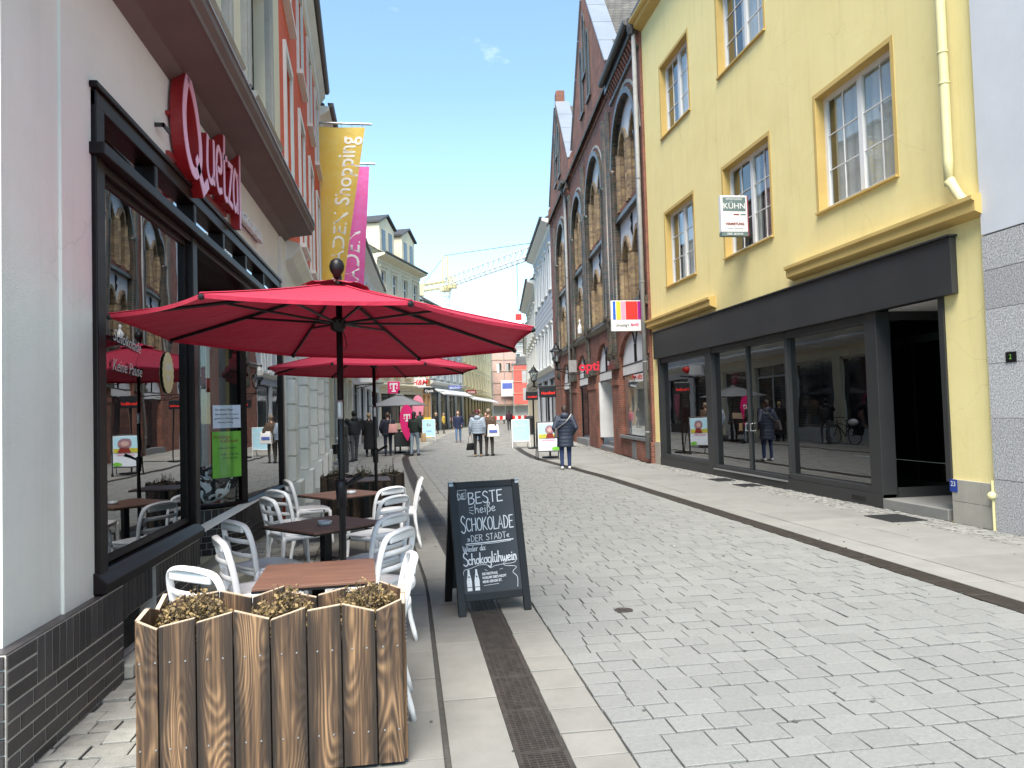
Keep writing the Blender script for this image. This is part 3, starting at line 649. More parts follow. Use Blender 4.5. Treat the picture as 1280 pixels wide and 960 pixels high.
SH(fb, 'glazing_bead', m_frame)
pane1 = SH(MB().quad((lx(6.70), -.035, .74), (lx(4.84), -.035, .74), (lx(4.84), -.035, 3.14), (lx(6.70), -.035, 3.14)), 'pane', m_glass)
tr = [4.82, 5.80, 6.83, 7.88, 8.95, 10.05, 11.40]
for a, b in zip(tr, tr[1:]):
    SH(MB().quad((lx(b-.03), -.05, 3.27), (lx(a+.03), -.05, 3.27), (lx(a+.03), -.05, 3.51), (lx(b-.03), -.05, 3.51)), 'transom_pane', m_glass)
# curved entrance glazing (plan points world X,Y)
cur = [(-2.95, 9.02), (-2.62, 8.98), (-2.38, 9.0), (-2.2, 9.07), (-2.06, 9.19), (-1.955, 9.37)]
cl = [(lx(Y), X+XO) for X, Y in cur]; end = (lx(11.40), 0.0-.01)
def curtain(pts, z0, z1, off=0, th=None):
    mb = MB()
    for i in range(len(pts)-1):
        a, b = pts[i], pts[i+1]
        mb.quad((a[0], a[1], z0), (b[0], b[1], z0), (b[0], b[1], z1), (a[0], a[1], z1))
    return mb
sm = [tuple(p)[:2] for p in catmull([(a, b, 0) for a, b in cl], 4)]
SH(curtain(sm, .62, 3.14), 'curved_pane', m_glasst, smooth=True)
SH(curtain([cl[-1], end], .62, 3.14), 'pane', m_glass)
sp = MB(); sp.tube([(a, b, .60) for a, b in sm]+[(end[0], end[1]+.0, .60)], .05, 6, ab=(1.3, .6)); SH(sp, 'curved_sill', m_frame)
SH(MB().tube([(cl[-1][0], cl[-1][1], .6), (cl[-1][0], cl[-1][1], 3.14)], .055, 4), 'corner_post', m_frame)
mpts = sm+[end]
mb = curtain(mpts, 0, .57); cplin = SH(mb, 'curved_plinth', m_mortar)
def along(pts):
    out = [0]
    for a, b in zip(pts, pts[1:]): out.append(out[-1]+math.dist(a, b))
    return out
ac = along(mpts)
def at(s):
    for i in range(len(ac)-1):
        if s <= ac[i+1]:
            t = (s-ac[i])/(ac[i+1]-ac[i]); a, b = mpts[i], mpts[i+1]; return (a[0]+(b[0]-a[0])*t, a[1]+(b[1]-a[1])*t)
    return mpts[-1]
def ctile(s0, s1, z0, z1):
    a, b = Vector(at(s0+.005)), Vector(at(s1-.005)); t = (b-a).normalized(); n = Vector((t.y, -t.x))
    if n.y < 0 and t.y > -.9: n = -n if n.y < -.3 else n
    n = Vector((-(-t.y), -t.x)) if False else n
    o1, o2 = a+n*.012, b+n*.012
    MB().add([(a.x, a.y, z0+.005), (b.x, b.y, z0+.005), (b.x, b.y, z1-.005), (a.x, a.y, z1-.005), (o1.x, o1.y, z0+.005), (o2.x, o2.y, z0+.005), (o2.x, o2.y, z1-.005), (o1.x, o1.y, z1-.005)],
             [(4, 5, 6, 7), (0, 1, 5, 4), (1, 2, 6, 5), (2, 3, 7, 6), (3, 0, 4, 7)]).build('tile', m_tile, cplin)
s = .25
while s < ac[-1]-.08: ctile(s, s+.078, .34, .565); s += .078
for i, z in enumerate((.265, .19, .115, .04)):
    s = .2+.06*(i % 2)
    while s < ac[-1]-.12: ctile(s, s+.115, z, z+.075); s += .115
# recess: ceiling, doorway, rear walls, floor and rooms
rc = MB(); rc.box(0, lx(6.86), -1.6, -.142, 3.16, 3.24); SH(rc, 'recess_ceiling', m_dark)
SH(B(lx(6.87), lx(6.80), -1.2, -.161, .0, 3.15), 'recess_side', m_frame)
dr = MB(); dr.box(lx(8.95), lx(8.80), -1.16, -1.08, 0, 3.1).box(lx(6.98), lx(6.88), -1.16, -1.08, 0, 3.1).box(lx(8.8), lx(6.98), -1.16, -1.08, 2.5, 2.62).box(lx(7.95), lx(7.87), -1.155, -1.085, .0, 2.5).box(lx(8.8), lx(6.98), -1.155, -1.085, .0, .3)
dr = SH(dr, 'entrance_door', m_frame); MB().quad((lx(8.8), -1.12, .3), (lx(6.98), -1.12, .3), (lx(6.98), -1.12, 3.1), (lx(8.8), -1.12, 3.1)).build('pane', m_glasst, dr)
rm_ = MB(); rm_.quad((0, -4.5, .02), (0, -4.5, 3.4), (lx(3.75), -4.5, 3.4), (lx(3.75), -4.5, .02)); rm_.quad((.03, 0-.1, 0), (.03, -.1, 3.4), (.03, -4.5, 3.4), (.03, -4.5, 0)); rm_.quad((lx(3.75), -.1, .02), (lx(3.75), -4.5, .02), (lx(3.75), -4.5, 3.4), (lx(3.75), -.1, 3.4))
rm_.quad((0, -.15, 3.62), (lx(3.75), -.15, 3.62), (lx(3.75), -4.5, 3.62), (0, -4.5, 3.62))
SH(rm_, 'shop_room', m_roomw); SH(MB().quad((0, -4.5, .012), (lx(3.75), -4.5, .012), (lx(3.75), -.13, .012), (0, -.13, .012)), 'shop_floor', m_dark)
cu = MB()
for k in range(24):
    a = lx(9.15)-k*.02; 
    cu.tube([(lx(9.25)-.02*k*.0, -.52-.022*k, .7), (lx(9.25), -.52-.022*k, 3.1)], .012, 5)
SH(cu, 'net_curtain', mat('net_curtain', (.42, .41, .38), (.34, .33, .3), scale=6, rough=.9))
SH(MB().lathe([(.03, 3.10), (.06, 3.11), (.06, 3.16)], 12, (lx(8.0), -.7)), 'ceiling_lamp', m_white)
stp = root('entrance_step', 'rounded pale sandstone step in front of the shop entrance', 'step', (-1.95, 7.55, 0))
pts = [(.0, -.85)]+[(.42*math.sin(R(a))+.0, -.85*math.cos(R(a))) for a in range(10, 180, 10)]+[(0, .85)]
MB().prism([(a, b) for a, b in pts]+[(-.75, .85), (-.75, -.85)], 0, .15, 'z').build('step_block', mat('sandstone', (.52, .48, .37), (.42, .39, .3), scale=5, rough=.85, bump=.3, dirt=.3), stp, bevel=.02)
# notices and cushion inside the curved pane, seal and writing on the big pane
def oncurve(s, off): 
    a, b = Vector(at(s-.02)), Vector(at(s+.02)); t = (b-a).normalized(); p = Vector(at(s)); n = Vector((t.y, -t.x)); return p, t, n
m_paper = mat('paper', (.70, .76, .84), (.62, .68, .78), scale=8, rough=.8)
m_green = mat('green_poster', (.12, .42, .035), (.20, .52, .06), scale=6, rough=.5)
def notice(name, label, s0, s1, z0, z1, m):
    a, b = Vector(at(s0)), Vector(at(s1)); t = (b-a).normalized(); n = Vector((t.y, -t.x)); W = (b-a).length; bb = (a+b)/2+n*.03
    o = root(name, label, 'poster', tuple(SH.o.matrix_basis @ Vector((bb.x, bb.y, z0))))
    return a, b, t, n, W, o
bpy.context.view_layer.update()
def notice2(name, label, s0, s1, z0, z1, m, lines):
    a, b = Vector(at(s0)), Vector(at(s1)); MW = SH.o.matrix_world
    A3, B3 = MW @ Vector((a.x, a.y, 0)), MW @ Vector((b.x, b.y, 0)); t = (B3-A3).normalized(); n = Vector((-t.y, t.x, 0))
    if n.dot(Vector((0, 0, 0))-A3) < 0: n = -n
    xd = t if t.cross(Vector((0, 0, 1))).dot(n) > 0 else -t
    c = (A3+B3)/2+n*.025; W = (B3-A3).length; o = root(name, label, 'poster', (c.x, c.y, z0))
    Mx = face((0, 0, 0), xd)
    MB().box(-W/2, W/2, 0, z1-z0, -.001, .001).xf(Mx).build('sheet', m, o)
    for (body, u, v, sz, mm, sh) in lines: text(body, sz, mm, o, face(xd*(u*W)+Vector((0, 0, v*(z1-z0)))+n*.003, xd), ext=.0005, shear=sh)
    return o
m_ink = mat('dark_ink', (.03, .03, .035), rough=.7); m_inkr = mat('red_ink', (.25, .02, .015), rough=.7); m_lav = mat('lavender_print', (.40, .33, .52), rough=.6)
i0 = ac[len(sm)-1]
notice2('white_notice', 'white printed notice taped inside the curved shop window', i0-.43, i0-.05, 1.50, 1.77, m_paper, [('An unsere Gäste', -.1, .80, .035, m_ink, 0), ('Bitte beachten Sie unsere', 0, .6, .03, m_ink, 0), ('geänderten Öffnungszeiten', 0, .42, .03, m_ink, 0), ('Montag Ruhetag', -.05, .25, .03, m_ink, 0)])
notice2('green_poster', 'green spring coffee poster inside the curved shop window', i0-.44, i0-.05, .92, 1.46, m_green, [('Frühlings-', -.15, .88, .06, m_inkr, .2), ('Kaffeezeit', .08, .79, .06, m_inkr, .2), ('Kaffee & Kuchen', 0, .64, .035, m_ink, 0), ('14.00 - 17.00 Uhr', .1, .5, .035, m_ink, 0), ('mit Schokolade', .1, .42, .03, m_ink, 0)])
cu = root('cushion', 'black and white patterned cushion on the sill inside the curved window', 'cushion', (-2.36, 9.2, .66))
mb = MB(); mb.ball((0, 0, .21), (.36, .10, .23), 20, 12)
mb.v = [(x, y, z-.03*math.cos(x*7)) for x, y, z in mb.v]; mb.build('cover', grime('cushion_print', (.015, .015, .018), (.75, .77, .78), 7, .5), cu, True)
bpy.context.view_layer.update()
cu.rotation_euler.z = R(25)
# scalloped seal on the near pane
se = root('window_seal', 'cream scalloped seal stuck on the large shop window', 'sticker', (-1.845, 6.18, 1.98))
pts = [((.13+.012*(k % 2))*math.cos(2*math.pi*k/40), (.155+.012*(k % 2))*math.sin(2*math.pi*k/40)) for k in range(40)]
MB().prism(pts, 0, .003, 'x').build('disc', mat('seal_cream', (.62, .53, .30), (.55, .46, .25), scale=9, rough=.5), se)
for k, b in enumerate(('100%', 'fair')): text(b, .075, m_white, se, face((.005, 0, .04-.08*k), (0, 1, 0)), ext=.0005)
wr = root('window_lettering', 'white handwritten lettering on the large shop window', 'lettering', (-1.848, 5.2, 1.98))
m_faint = mat('white_pen', (.55, .56, .56), rough=.8)
text('Schokolade', .11, m_faint, wr, face((0.005, .12, .16), (0, 1, -.10)), ext=.0004, shear=.25); text('Keine Pause', .11, m_faint, wr, face((.005, .12, -.02), (0, 1, -.04)), ext=.0004, shear=.2)

# stroke lettering -------------------------------------------------------------
def ribbon(mb, pts, wd, z0, z1, rnd_=True):
    P = [Vector((p[0], p[1])) for p in pts]; n = len(P)
    if n < 2: return
    l = []; r = []
    for i in range(n):
        a = P[i]-P[i-1] if i else P[1]-P[0]; b = P[i+1]-P[i] if i < n-1 else P[-1]-P[-2]
        a = a.normalized() if a.length > 1e-9 else Vector((1, 0)); b = b.normalized() if b.length > 1e-9 else a
        t = (a+b); t = t.normalized() if t.length > .2 else a; nn = Vector((-t.y, t.x)); k = 1/max(.55, nn.dot(Vector((-a.y, a.x))))
        w_ = wd*(.5) * k
        e = Vector((0, 0))
        if rnd_ and i == 0: e = -t*wd*.35
        if rnd_ and i == n-1: e = t*wd*.35
        l.append(P[i]+nn*w_+e); r.append(P[i]-nn*w_+e)
    vs = [(p.x, p.y, z1) for p in l]+[(p.x, p.y, z1) for p in r]+[(p.x, p.y, z0) for p in l]+[(p.x, p.y, z0) for p in r]
    fs = []
    for i in range(n-1):
        fs += [(i, n+i, n+i+1, i+1), (2*n+i, 2*n+i+1, 3*n+i+1, 3*n+i), (i, i+1, 2*n+i+1, 2*n+i), (n+i, 3*n+i, 3*n+i+1, n+i+1)]
    fs += [(0, 2*n, 3*n, n), (n-1, 2*n-1, 4*n-1, 3*n-1)]
    mb.add(vs, fs)
def cm2(P, n=5): return [(v.x, v.y) for v in catmull([(a, b, 0) for a, b in P], n)]
# big 3-D name over the shop front
QS = root('shop_name_sign', 'pink-faced dark red three-dimensional Quetzal shop name above the shop window', 'sign', (-1.82, 6.4, 3.7))
let = []
let.append(cm2([(5.66, 4.13), (5.59, 3.98), (5.56, 3.80), (5.61, 3.61), (5.73, 3.48), (5.86, 3.47), (5.97, 3.58), (5.97, 3.76), (5.88, 3.95), (5.77, 4.07), (5.665, 4.14)], 6))
let.append([(5.86, 3.60), (6.06, 3.40), (6.20, 3.50)])
let.append(cm2([(6.20, 3.90), (6.18, 3.66), (6.23, 3.56), (6.32, 3.55), (6.38, 3.62)])); let.append([(6.39, 3.92), (6.39, 3.54)])
let.append(cm2([(6.48, 3.73), (6.63, 3.74), (6.64, 3.86), (6.56, 3.92), (6.49, 3.84), (6.48, 3.66), (6.54, 3.55), (6.66, 3.58)]))
let.append(cm2([(6.76, 4.10), (6.75, 3.64), (6.79, 3.55), (6.86, 3.56)])); let.append([(6.70, 3.90), (6.86, 3.92)])
let.append([(6.90, 3.90), (7.05, 3.91), (6.91, 3.56), (7.07, 3.55)])
let.append(cm2([(7.26, 3.86), (7.17, 3.92), (7.11, 3.80), (7.11, 3.64), (7.17, 3.55), (7.25, 3.62)])); let.append([(7.27, 3.92), (7.27, 3.54)])
let.append([(7.38, 4.16), (7.38, 3.42)])
kq = 1.115
let = [[(a*kq, 1.6+(b-1.6)*kq) for a, b in s_] for s_ in let]
mA = Matrix(((0, 0, 1, 0), (1, 0, 0, -6.4), (0, 1, 0, -3.7), (0, 0, 0, 1)))       # (u=Y, v=z, depth) -> local
for i, s_ in enumerate(let):
    a = MB(); ribbon(a, s_, .105 if i < 2 else .07, .02, .115, False); a.xf(mA); lo = a.build('letter_body', m_signred, QS)
    a = MB(); ribbon(a, s_, .092 if i < 2 else .056, .116, .121, False); a.xf(mA); a.build('letter_face', m_pink, lo)
MB().box(.0, .07, -.56, -.545, .12, .15).box(.055, .07, -.56, -.4, .12, .15).build('bracket', m_grey, QS)
MB().box(.001, .03, -.3, 1.6, .0, .03).box(.001, .03, -.3, 1.6, .32, .35).build('mounting_rail', m_signred, QS)
q2 = root('small_shop_sign', 'small white raised lettering on a rail right of the shop name', 'sign', (-1.82, 9.12, 3.86))
text('CHOCOLATERIE', .155, m_white, q2, face((.06, 0, 0), (0, 1, 0)), ext=.025, bold=.003); MB().box(.001, .03, -.64, .64, -.02, .02).build('rail', m_grey, q2)
# ------------------------------------------------------------------ yellow house on the right (local x = Y-8.05)
YH = Fr('yellow_house', 'yellow rendered house with ochre window reveals and an empty dark shop front', (7.0, 8.05), (7.0, 20.35))
yl = lambda Y: Y-8.05
rev = []
yw = [(yl(a), yl(b), c, d) for (c, d) in ((4.80, 6.74), (8.80, 10.72)) for (a, b) in ((9.60, 11.57), (13.22, 15.28), (17.0, 18.95))]
wl = wall(0, yl(20.35), 0, 12.75, yw+[(yl(8.77), yl(19.92), 0, 3.66)], 0, .22, rev)
YH(wl, 'wall', m_yellow)
# the shop opening's own reveal is in rev too; it is painted like the window reveals
for rv_ in rev: YH(rv_, 'window_reveal', m_ochre)
m_shade = mat('window_room', (.16, .15, .13), (.10, .095, .085), scale=1, rough=.9)
m_curt = fabric('curtain', (.88, .87, .84), .3, (.82, .81, .78)); m_blind = mat('mauve_blind', (.30, .17, .18), (.24, .13, .14), scale=2, rough=.8)
for k, (a, b, c, d) in enumerate(yw):
    wd = window(YH.o, a, b, c+.03, d, -.185, m_white, m_glasst, 2, 1, .07, (1, 2), None, bar=.015)
    MB().box(a-.06, b+.06, -.21, .05, c-.035, c-.004).build('sill', m_ochre, wd)
    fr = MB().box(a-.075, a-.001, 0, .008, c-.04, d+.075).box(b+.001, b+.075, 0, .008, c-.04, d+.075).box(a-.001, b+.001, 0, .008, d+.001, d+.075); fr.build('painted_border', m_ochre, wd)
    rmv = MB(); rmv.quad((a-.3, -1.6, c-.4), (b+.3, -1.6, c-.4), (b+.3, -1.6, d+.3), (a-.3, -1.6, d+.3)); rmv.quad((a-.3, -1.6, c-.4), (a-.3, -1.6, d+.3), (a-.3, -.4, d+.3), (a-.3, -.4, c-.4)); rmv.quad((b+.3, -.4, c-.4), (b+.3, -.4, d+.3), (b+.3, -1.6, d+.3), (b+.3, -1.6, c-.4)); rmv.quad((a-.3, -1.6, d+.3), (b+.3, -1.6, d+.3), (b+.3, -.4, d+.3), (a-.3, -.4, d+.3))
    rmv.build('room', m_shade, wd)
    def drape(x0, x1, m, y=-.29, n=26):
        vs = []; 
        for i in range(n+1):
            x = x0+(x1-x0)*i/n; yy = y+.03*math.sin(i*1.9+k); vs += [(x, yy, c+.02), (x, yy, d)]
        MB().add(vs, [(2*i, 2*i+2, 2*i+3, 2*i+1) for i in range(n)]).build('curtain', m, wd, True)
    if k in (0,): drape(a+.05, a+1.9, m_curt); drape(a+.02, a+.32, m_blind, -.25, 8)
    elif k in (1,): drape(a+.05, a+.8, m_blind); drape(a+.9, a+1.3, m_curt)
    else: drape(a+.15, a+1.45, m_curt)
for (a, b) in ((8.0, 12.5), (15.9, 20.4)):
    YH(MB().prism([(.0, 3.80), (.15, 3.86), (.15, 3.98), (.19, 4.0), (.19, 4.05), (.0, 4.08)], yl(a), yl(b), 'x'), 'cornice_moulding', m_ochre)
YH(MB().prism([(.0, 12.45), (.22, 12.55), (.30, 12.75), (0, 12.76)], 0, yl(20.35), 'x'), 'eaves_board', m_ochre)
g = MB(); n = 10
pr = [(.27+.10*math.cos(math.pi+math.pi*k/n), 12.74+.10*math.sin(math.pi+math.pi*k/n)) for k in range(n+1)]+[(.36-.0, 12.76), (.18, 12.76)]
YH(MB().prism([(a, b) for a, b in pr], -.1, yl(20.4), 'x'), 'roof_gutter', m_ochre)
YH(roofslab(0, yl(20.35), .3, 12.95, -3.5, 17, .14), 'roof', mat('dark_slate', (.05, .055, .07), (.035, .038, .05), scale=8, rough=.5))
YH(MB().quad((0, -6, 0), (0, -6, 12.75), (0, 0, 12.75), (0, 0, 0)), 'side_wall', m_yellow); YH(MB().quad((yl(20.35), 0, 0), (yl(20.35), 0, 12.75), (yl(20.35), -6, 12.75), (yl(20.35), -6, 0)), 'side_wall', m_yellow)
pp = YH(MB().tube(catmull([(yl(8.42), .13, 12.5), (yl(8.42), .13, 8), (yl(8.42), .13, 4.6), (yl(8.40), .13, 4.35), (yl(8.24), .10, 4.05), (yl(8.1), .07, 3.95)], 4), .058, 12), 'downpipe', m_ypipe, smooth=True)
for z in (5.6, 6.0, 8.6): MB().lathe([(.064, z-.012), (.066, z), (.064, z+.012)], 14, (yl(8.42), .13)).build('pipe_collar', m_ypipe, pp)
# dark shop front
m_fasc = m_grey
for (a, b) in ((8.5, 15.95), (15.96, 20.0)): YH(B(yl(a), yl(b), .01, .10, 2.93, 3.66), 'fascia_panel', m_fasc, bevel=.006)
YH(B(yl(8.48), yl(20.02), .004, .14, 3.662, 3.685), 'fascia_cap', m_grey)
yf = MB()
for a, b in ((19.72, 19.92), (16.30, 16.62), (10.2, 10.48)): yf.box(yl(a), yl(b), -.22, .02, .0, 2.93)
yf.box(yl(12.90), yl(12.97), -.20, .0, .24, 2.93); yf.box(yl(10.48), yl(19.72), -.2, .0, 2.80, 2.93); yf.box(yl(10.48), yl(12.90), -.2, .01, .20, .30).box(yl(12.97), yl(16.3), -.2, .005, .14, .24).box(yl(16.62), yl(19.72), -.2, .01, .20, .30)
yf.box(yl(14.60), yl(14.66), -.16, -.05, .24, 2.80)
yf = YH(yf, 'shop_front_frame', m_grey, bevel=.006)
YH(B(yl(10.2), yl(19.92), -.2, .03, .0, .14).box(yl(10.2), yl(12.95), -.2, .03, .14, .20).box(yl(16.4), yl(19.92), -.2, .03, .14, .20), 'base_panel', m_grey)
YH(B(yl(8.77), yl(8.86), -.2, .03, .52, 2.93), 'jamb_panel', m_grey)
g = MB()
for k in range(8): g.box(yl(10.62)+k*.045, yl(10.65)+k*.045, .03, .036, .06, .13)
g.build('vent', m_black, YH.o)
YH(B(yl(12.97), yl(16.3), .006, .05, .142, .165), 'door_threshold', m_zinc)
for a, b, c, d in ((10.48, 12.90, .30, 2.8), (12.97, 14.60, .24, 2.8), (14.66, 16.30, .24, 2.8), (16.62, 19.72, .30, 2.8)):
    YH(MB().quad((yl(a), -.1, c), (yl(b), -.1, c), (yl(b), -.1, d), (yl(a), -.1, d)), 'pane', m_glassr)
hd = MB()
for x in (14.52, 14.74): hd.tube([(yl(x), -.09, 1.2), (yl(x), -.04, 1.2), (yl(x), -.04, 1.05), (yl(x), -.09, 1.05)], .012, 6)
YH(hd, 'door_handle', m_zinc)
# recessed entrance at the near end
e = MB(); e.box(yl(8.86), yl(10.2), -1.3, .03, .0, .15); YH(e, 'entrance_floor', m_slabr, bevel=.01)
e = MB(); e.box(yl(8.95), yl(10.2), -1.12, -1.05, .15, .32).box(yl(8.86), yl(8.95), -1.12, -1.05, .15, 2.9).box(yl(9.5), yl(9.56), -1.12, -1.05, .32, 2.6).box(yl(8.95), yl(10.2), -1.12, -1.05, 2.5, 2.62); ed = YH(e, 'entrance_door', m_grey)
MB().quad((yl(8.9), -1.09, .3), (yl(10.2), -1.09, .3), (yl(10.2), -1.09, 2.9), (yl(8.9), -1.09, 2.9)).build('pane', m_glassr, ed)
YH(MB().quad((yl(10.19), -.22, .30), (yl(10.19), -1.08, .30), (yl(10.19), -1.08, 2.8), (yl(10.19), -.22, 2.8)), 'side_pane', m_glassr)
YH(B(yl(10.18), yl(10.2), -1.08, -.22, .15, .30), 'side_frame', m_grey); YH(B(yl(10.18), yl(10.2), -1.08, -.22, 2.8, 2.93), 'side_frame', m_grey)
YH(B(yl(8.77), yl(10.2), -1.2, -.21, 2.931, 2.96), 'entrance_ceiling', m_white)
YH(B(yl(8.80), yl(8.86), -1.2, -.201, .0, 2.93), 'entrance_side', m_dark)
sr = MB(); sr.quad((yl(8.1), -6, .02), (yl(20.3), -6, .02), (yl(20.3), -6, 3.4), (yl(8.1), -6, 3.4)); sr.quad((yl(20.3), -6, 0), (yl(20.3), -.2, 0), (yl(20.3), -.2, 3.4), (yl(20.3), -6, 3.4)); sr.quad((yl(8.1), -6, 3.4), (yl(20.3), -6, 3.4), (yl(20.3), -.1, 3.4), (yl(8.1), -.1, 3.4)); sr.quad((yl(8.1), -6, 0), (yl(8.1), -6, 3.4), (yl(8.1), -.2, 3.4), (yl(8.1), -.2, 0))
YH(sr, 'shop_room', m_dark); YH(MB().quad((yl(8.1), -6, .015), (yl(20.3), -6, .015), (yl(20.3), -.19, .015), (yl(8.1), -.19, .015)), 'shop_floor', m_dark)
tb = YH(B(0, yl(8.768), .0, .02, 0, .56), 'tile_base', m_mortar)
for i in range(3):
    for j in range(2): a = (.0, .235, .47, .716)[i], (.0, .235, .47, .716)[i+1]; MB().box(a[0]+.003, a[1]-.003, .02, .034, .003+j*.28, .277+j*.28).build('tile', m_ltile, tb, bevel=.002)
YH(B(yl(19.925), yl(20.345), .0, .03, 0, .62), 'end_base', m_ltile)
o = YH(B(yl(8.66), yl(8.79), .036, .042, .40, .56), 'blue_plate', mat('blue_enamel', (.01, .045, .30), (.01, .04, .25), rough=.4))
text('23', .09, m_white, o, face((yl(8.725), .044, .50), (-1, 0, 0)), ext=.0005)
YH(B(0.0, .0, 0, 0, 0, 0) if False else MB().tube([(yl(8.06), .05, 0), (yl(8.06), .05, .6)], .02, 6).ball((yl(8.06), .07, .42), .05), 'cable_box', m_ypipe)
kb = root('agency_sign', 'white and grey-green letting agency box sign below the middle first-floor window', 'sign', (6.62, 14.05, 5.0))
KM = mat('grey_green', (.13, .19, .185), rough=.6)
MB().box(-.28, .28, -.06, .06, .06, .80).build('box_body', m_white, kb, bevel=.01)
MB().box(-.28, .28, -.06, .06, -.02, .055).build('foot_band', KM, kb); MB().box(-.24, .24, -.064, -.061, .48, .76).build('name_panel', KM, kb)
MB().box(.281, .30, -.06, .06, -.02, .80).build('side_panel', mat('wine_side', (.30, .05, .06), rough=.5), kb)
F_ = lambda x, z: face((x, -.066, z), (1, 0, 0))
text('KÜHN', .165, m_white, kb, F_(0, .58), ext=.001); text('WOLFGANG', .06, m_white, kb, F_(0, .72), ext=.001)
text('VERMIETUNG', .066, m_inkr, kb, F_(0, .22), ext=.001, bold=.002); text('Immobilien · Hausverwaltung', .028, m_ink, kb, F_(0, .13), ext=.001)
MB().box(-.02, .1, -.064, -.061, .40, .425).build('red_stroke', m_inkr, kb); MB().box(.13, .24, -.064, -.061, .40, .425).build('dark_stroke', KM, kb)
text('0355  28 20 00', .055, m_white, kb, F_(0, .018), ext=.001, bold=.001)
MB().tube([(.2, 0, .1), (.38, 0, .1)], .012).tube([(.2, 0, .7), (.38, 0, .7)], .012).build('bracket', m_grey, kb)

# ------------------------------------------------------------------ granite-clad house at the right edge
GH = Fr('granite_clad_house', 'white house with speckled granite cladding at the right edge', (7.0, -4), (7.0, 8.04))
gb = GH(B(0, 12.03, -6, .03, 0, 3.55), 'wall', m_mortar)
GH(B(0, 12.03, -6, .055, 3.56, 12.5), 'upper_wall', mat('bluewhite_render', (.66, .68, .72), (.60, .62, .66), scale=1.2, rough=.9, bump=.4, bscale=150))
for j, (a, b) in enumerate(((0, .62), (.62, 1.35), (1.35, 2.0), (2.0, 2.65), (2.65, 3.12), (3.12, 3.54))):
    for k in range(4):
        x1 = 12.03-k*1.0; MB().box(x1-.996, x1, .03, .055+.0015*((j+k) % 2), a+.003, b-.003).build('granite_slab', m_granite, gb, bevel=.002)
o = GH(B(11.6, 11.75, .056, .066, 2.0, 2.12), 'number_plate', m_blackm); text('2', .08, m_green, o, face((11.68, .068, 2.06), (-1, 0, 0)), ext=.0005)

# ------------------------------------------------------------------ brick gabled house
BH = Fr('brick_gable_house', 'red brick neo-gothic house with green glazed piers, arched bays and stepped gables', (6.93, 20.37), (8.99, 44.2))
bays = [(.55, 4.15), (6.35, 10.0), (11.15, 14.3), (16.9, 20.6)]
gf = [(.30, 4.30, .70, 3.10, 'round', .95), (5.75, 8.9, 0, 2.95, 'round', 1.15), (11.2, 14.4, 0, 2.95, 'round', 1.1), (16.7, 20.2, 0, 2.95, 'round', 1.1)]
ubig = [(a, b, 4.85, 9.75, 'round') for a, b in bays]
brv = []; BH(wall(0, BH.L, 0, 12.6, gf+ubig, 0, .16, brv), 'wall', m_brick); [BH(q, 'opening_reveal', m_brick if i < 4 else m_gbrick) for i, q in enumerate(brv)]
BH(MB().quad((0, 0, 0), (0, 0, 12.6), (0, -5, 12.6), (0, -5, 0)), 'side_wall', m_brick); BH(MB().quad((BH.L, 0, 0), (BH.L, -5, 0), (BH.L, -5, 12.6), (BH.L, 0, 12.6)), 'side_wall', m_brick)
BH(MB().prism([(.0, 4.55), (.10, 4.60), (.16, 4.72), (0, 4.85)], 0, BH.L, 'x'), 'string_course', m_gbrick)
m_tymp = mat('white_plaster_panel', (.74, .75, .76), (.66, .67, .68), scale=2, rough=.85, dirt=.2)
m_wfr = mat('oxide_frame', (.14, .045, .035), (.10, .03, .025), scale=4, rough=.5)
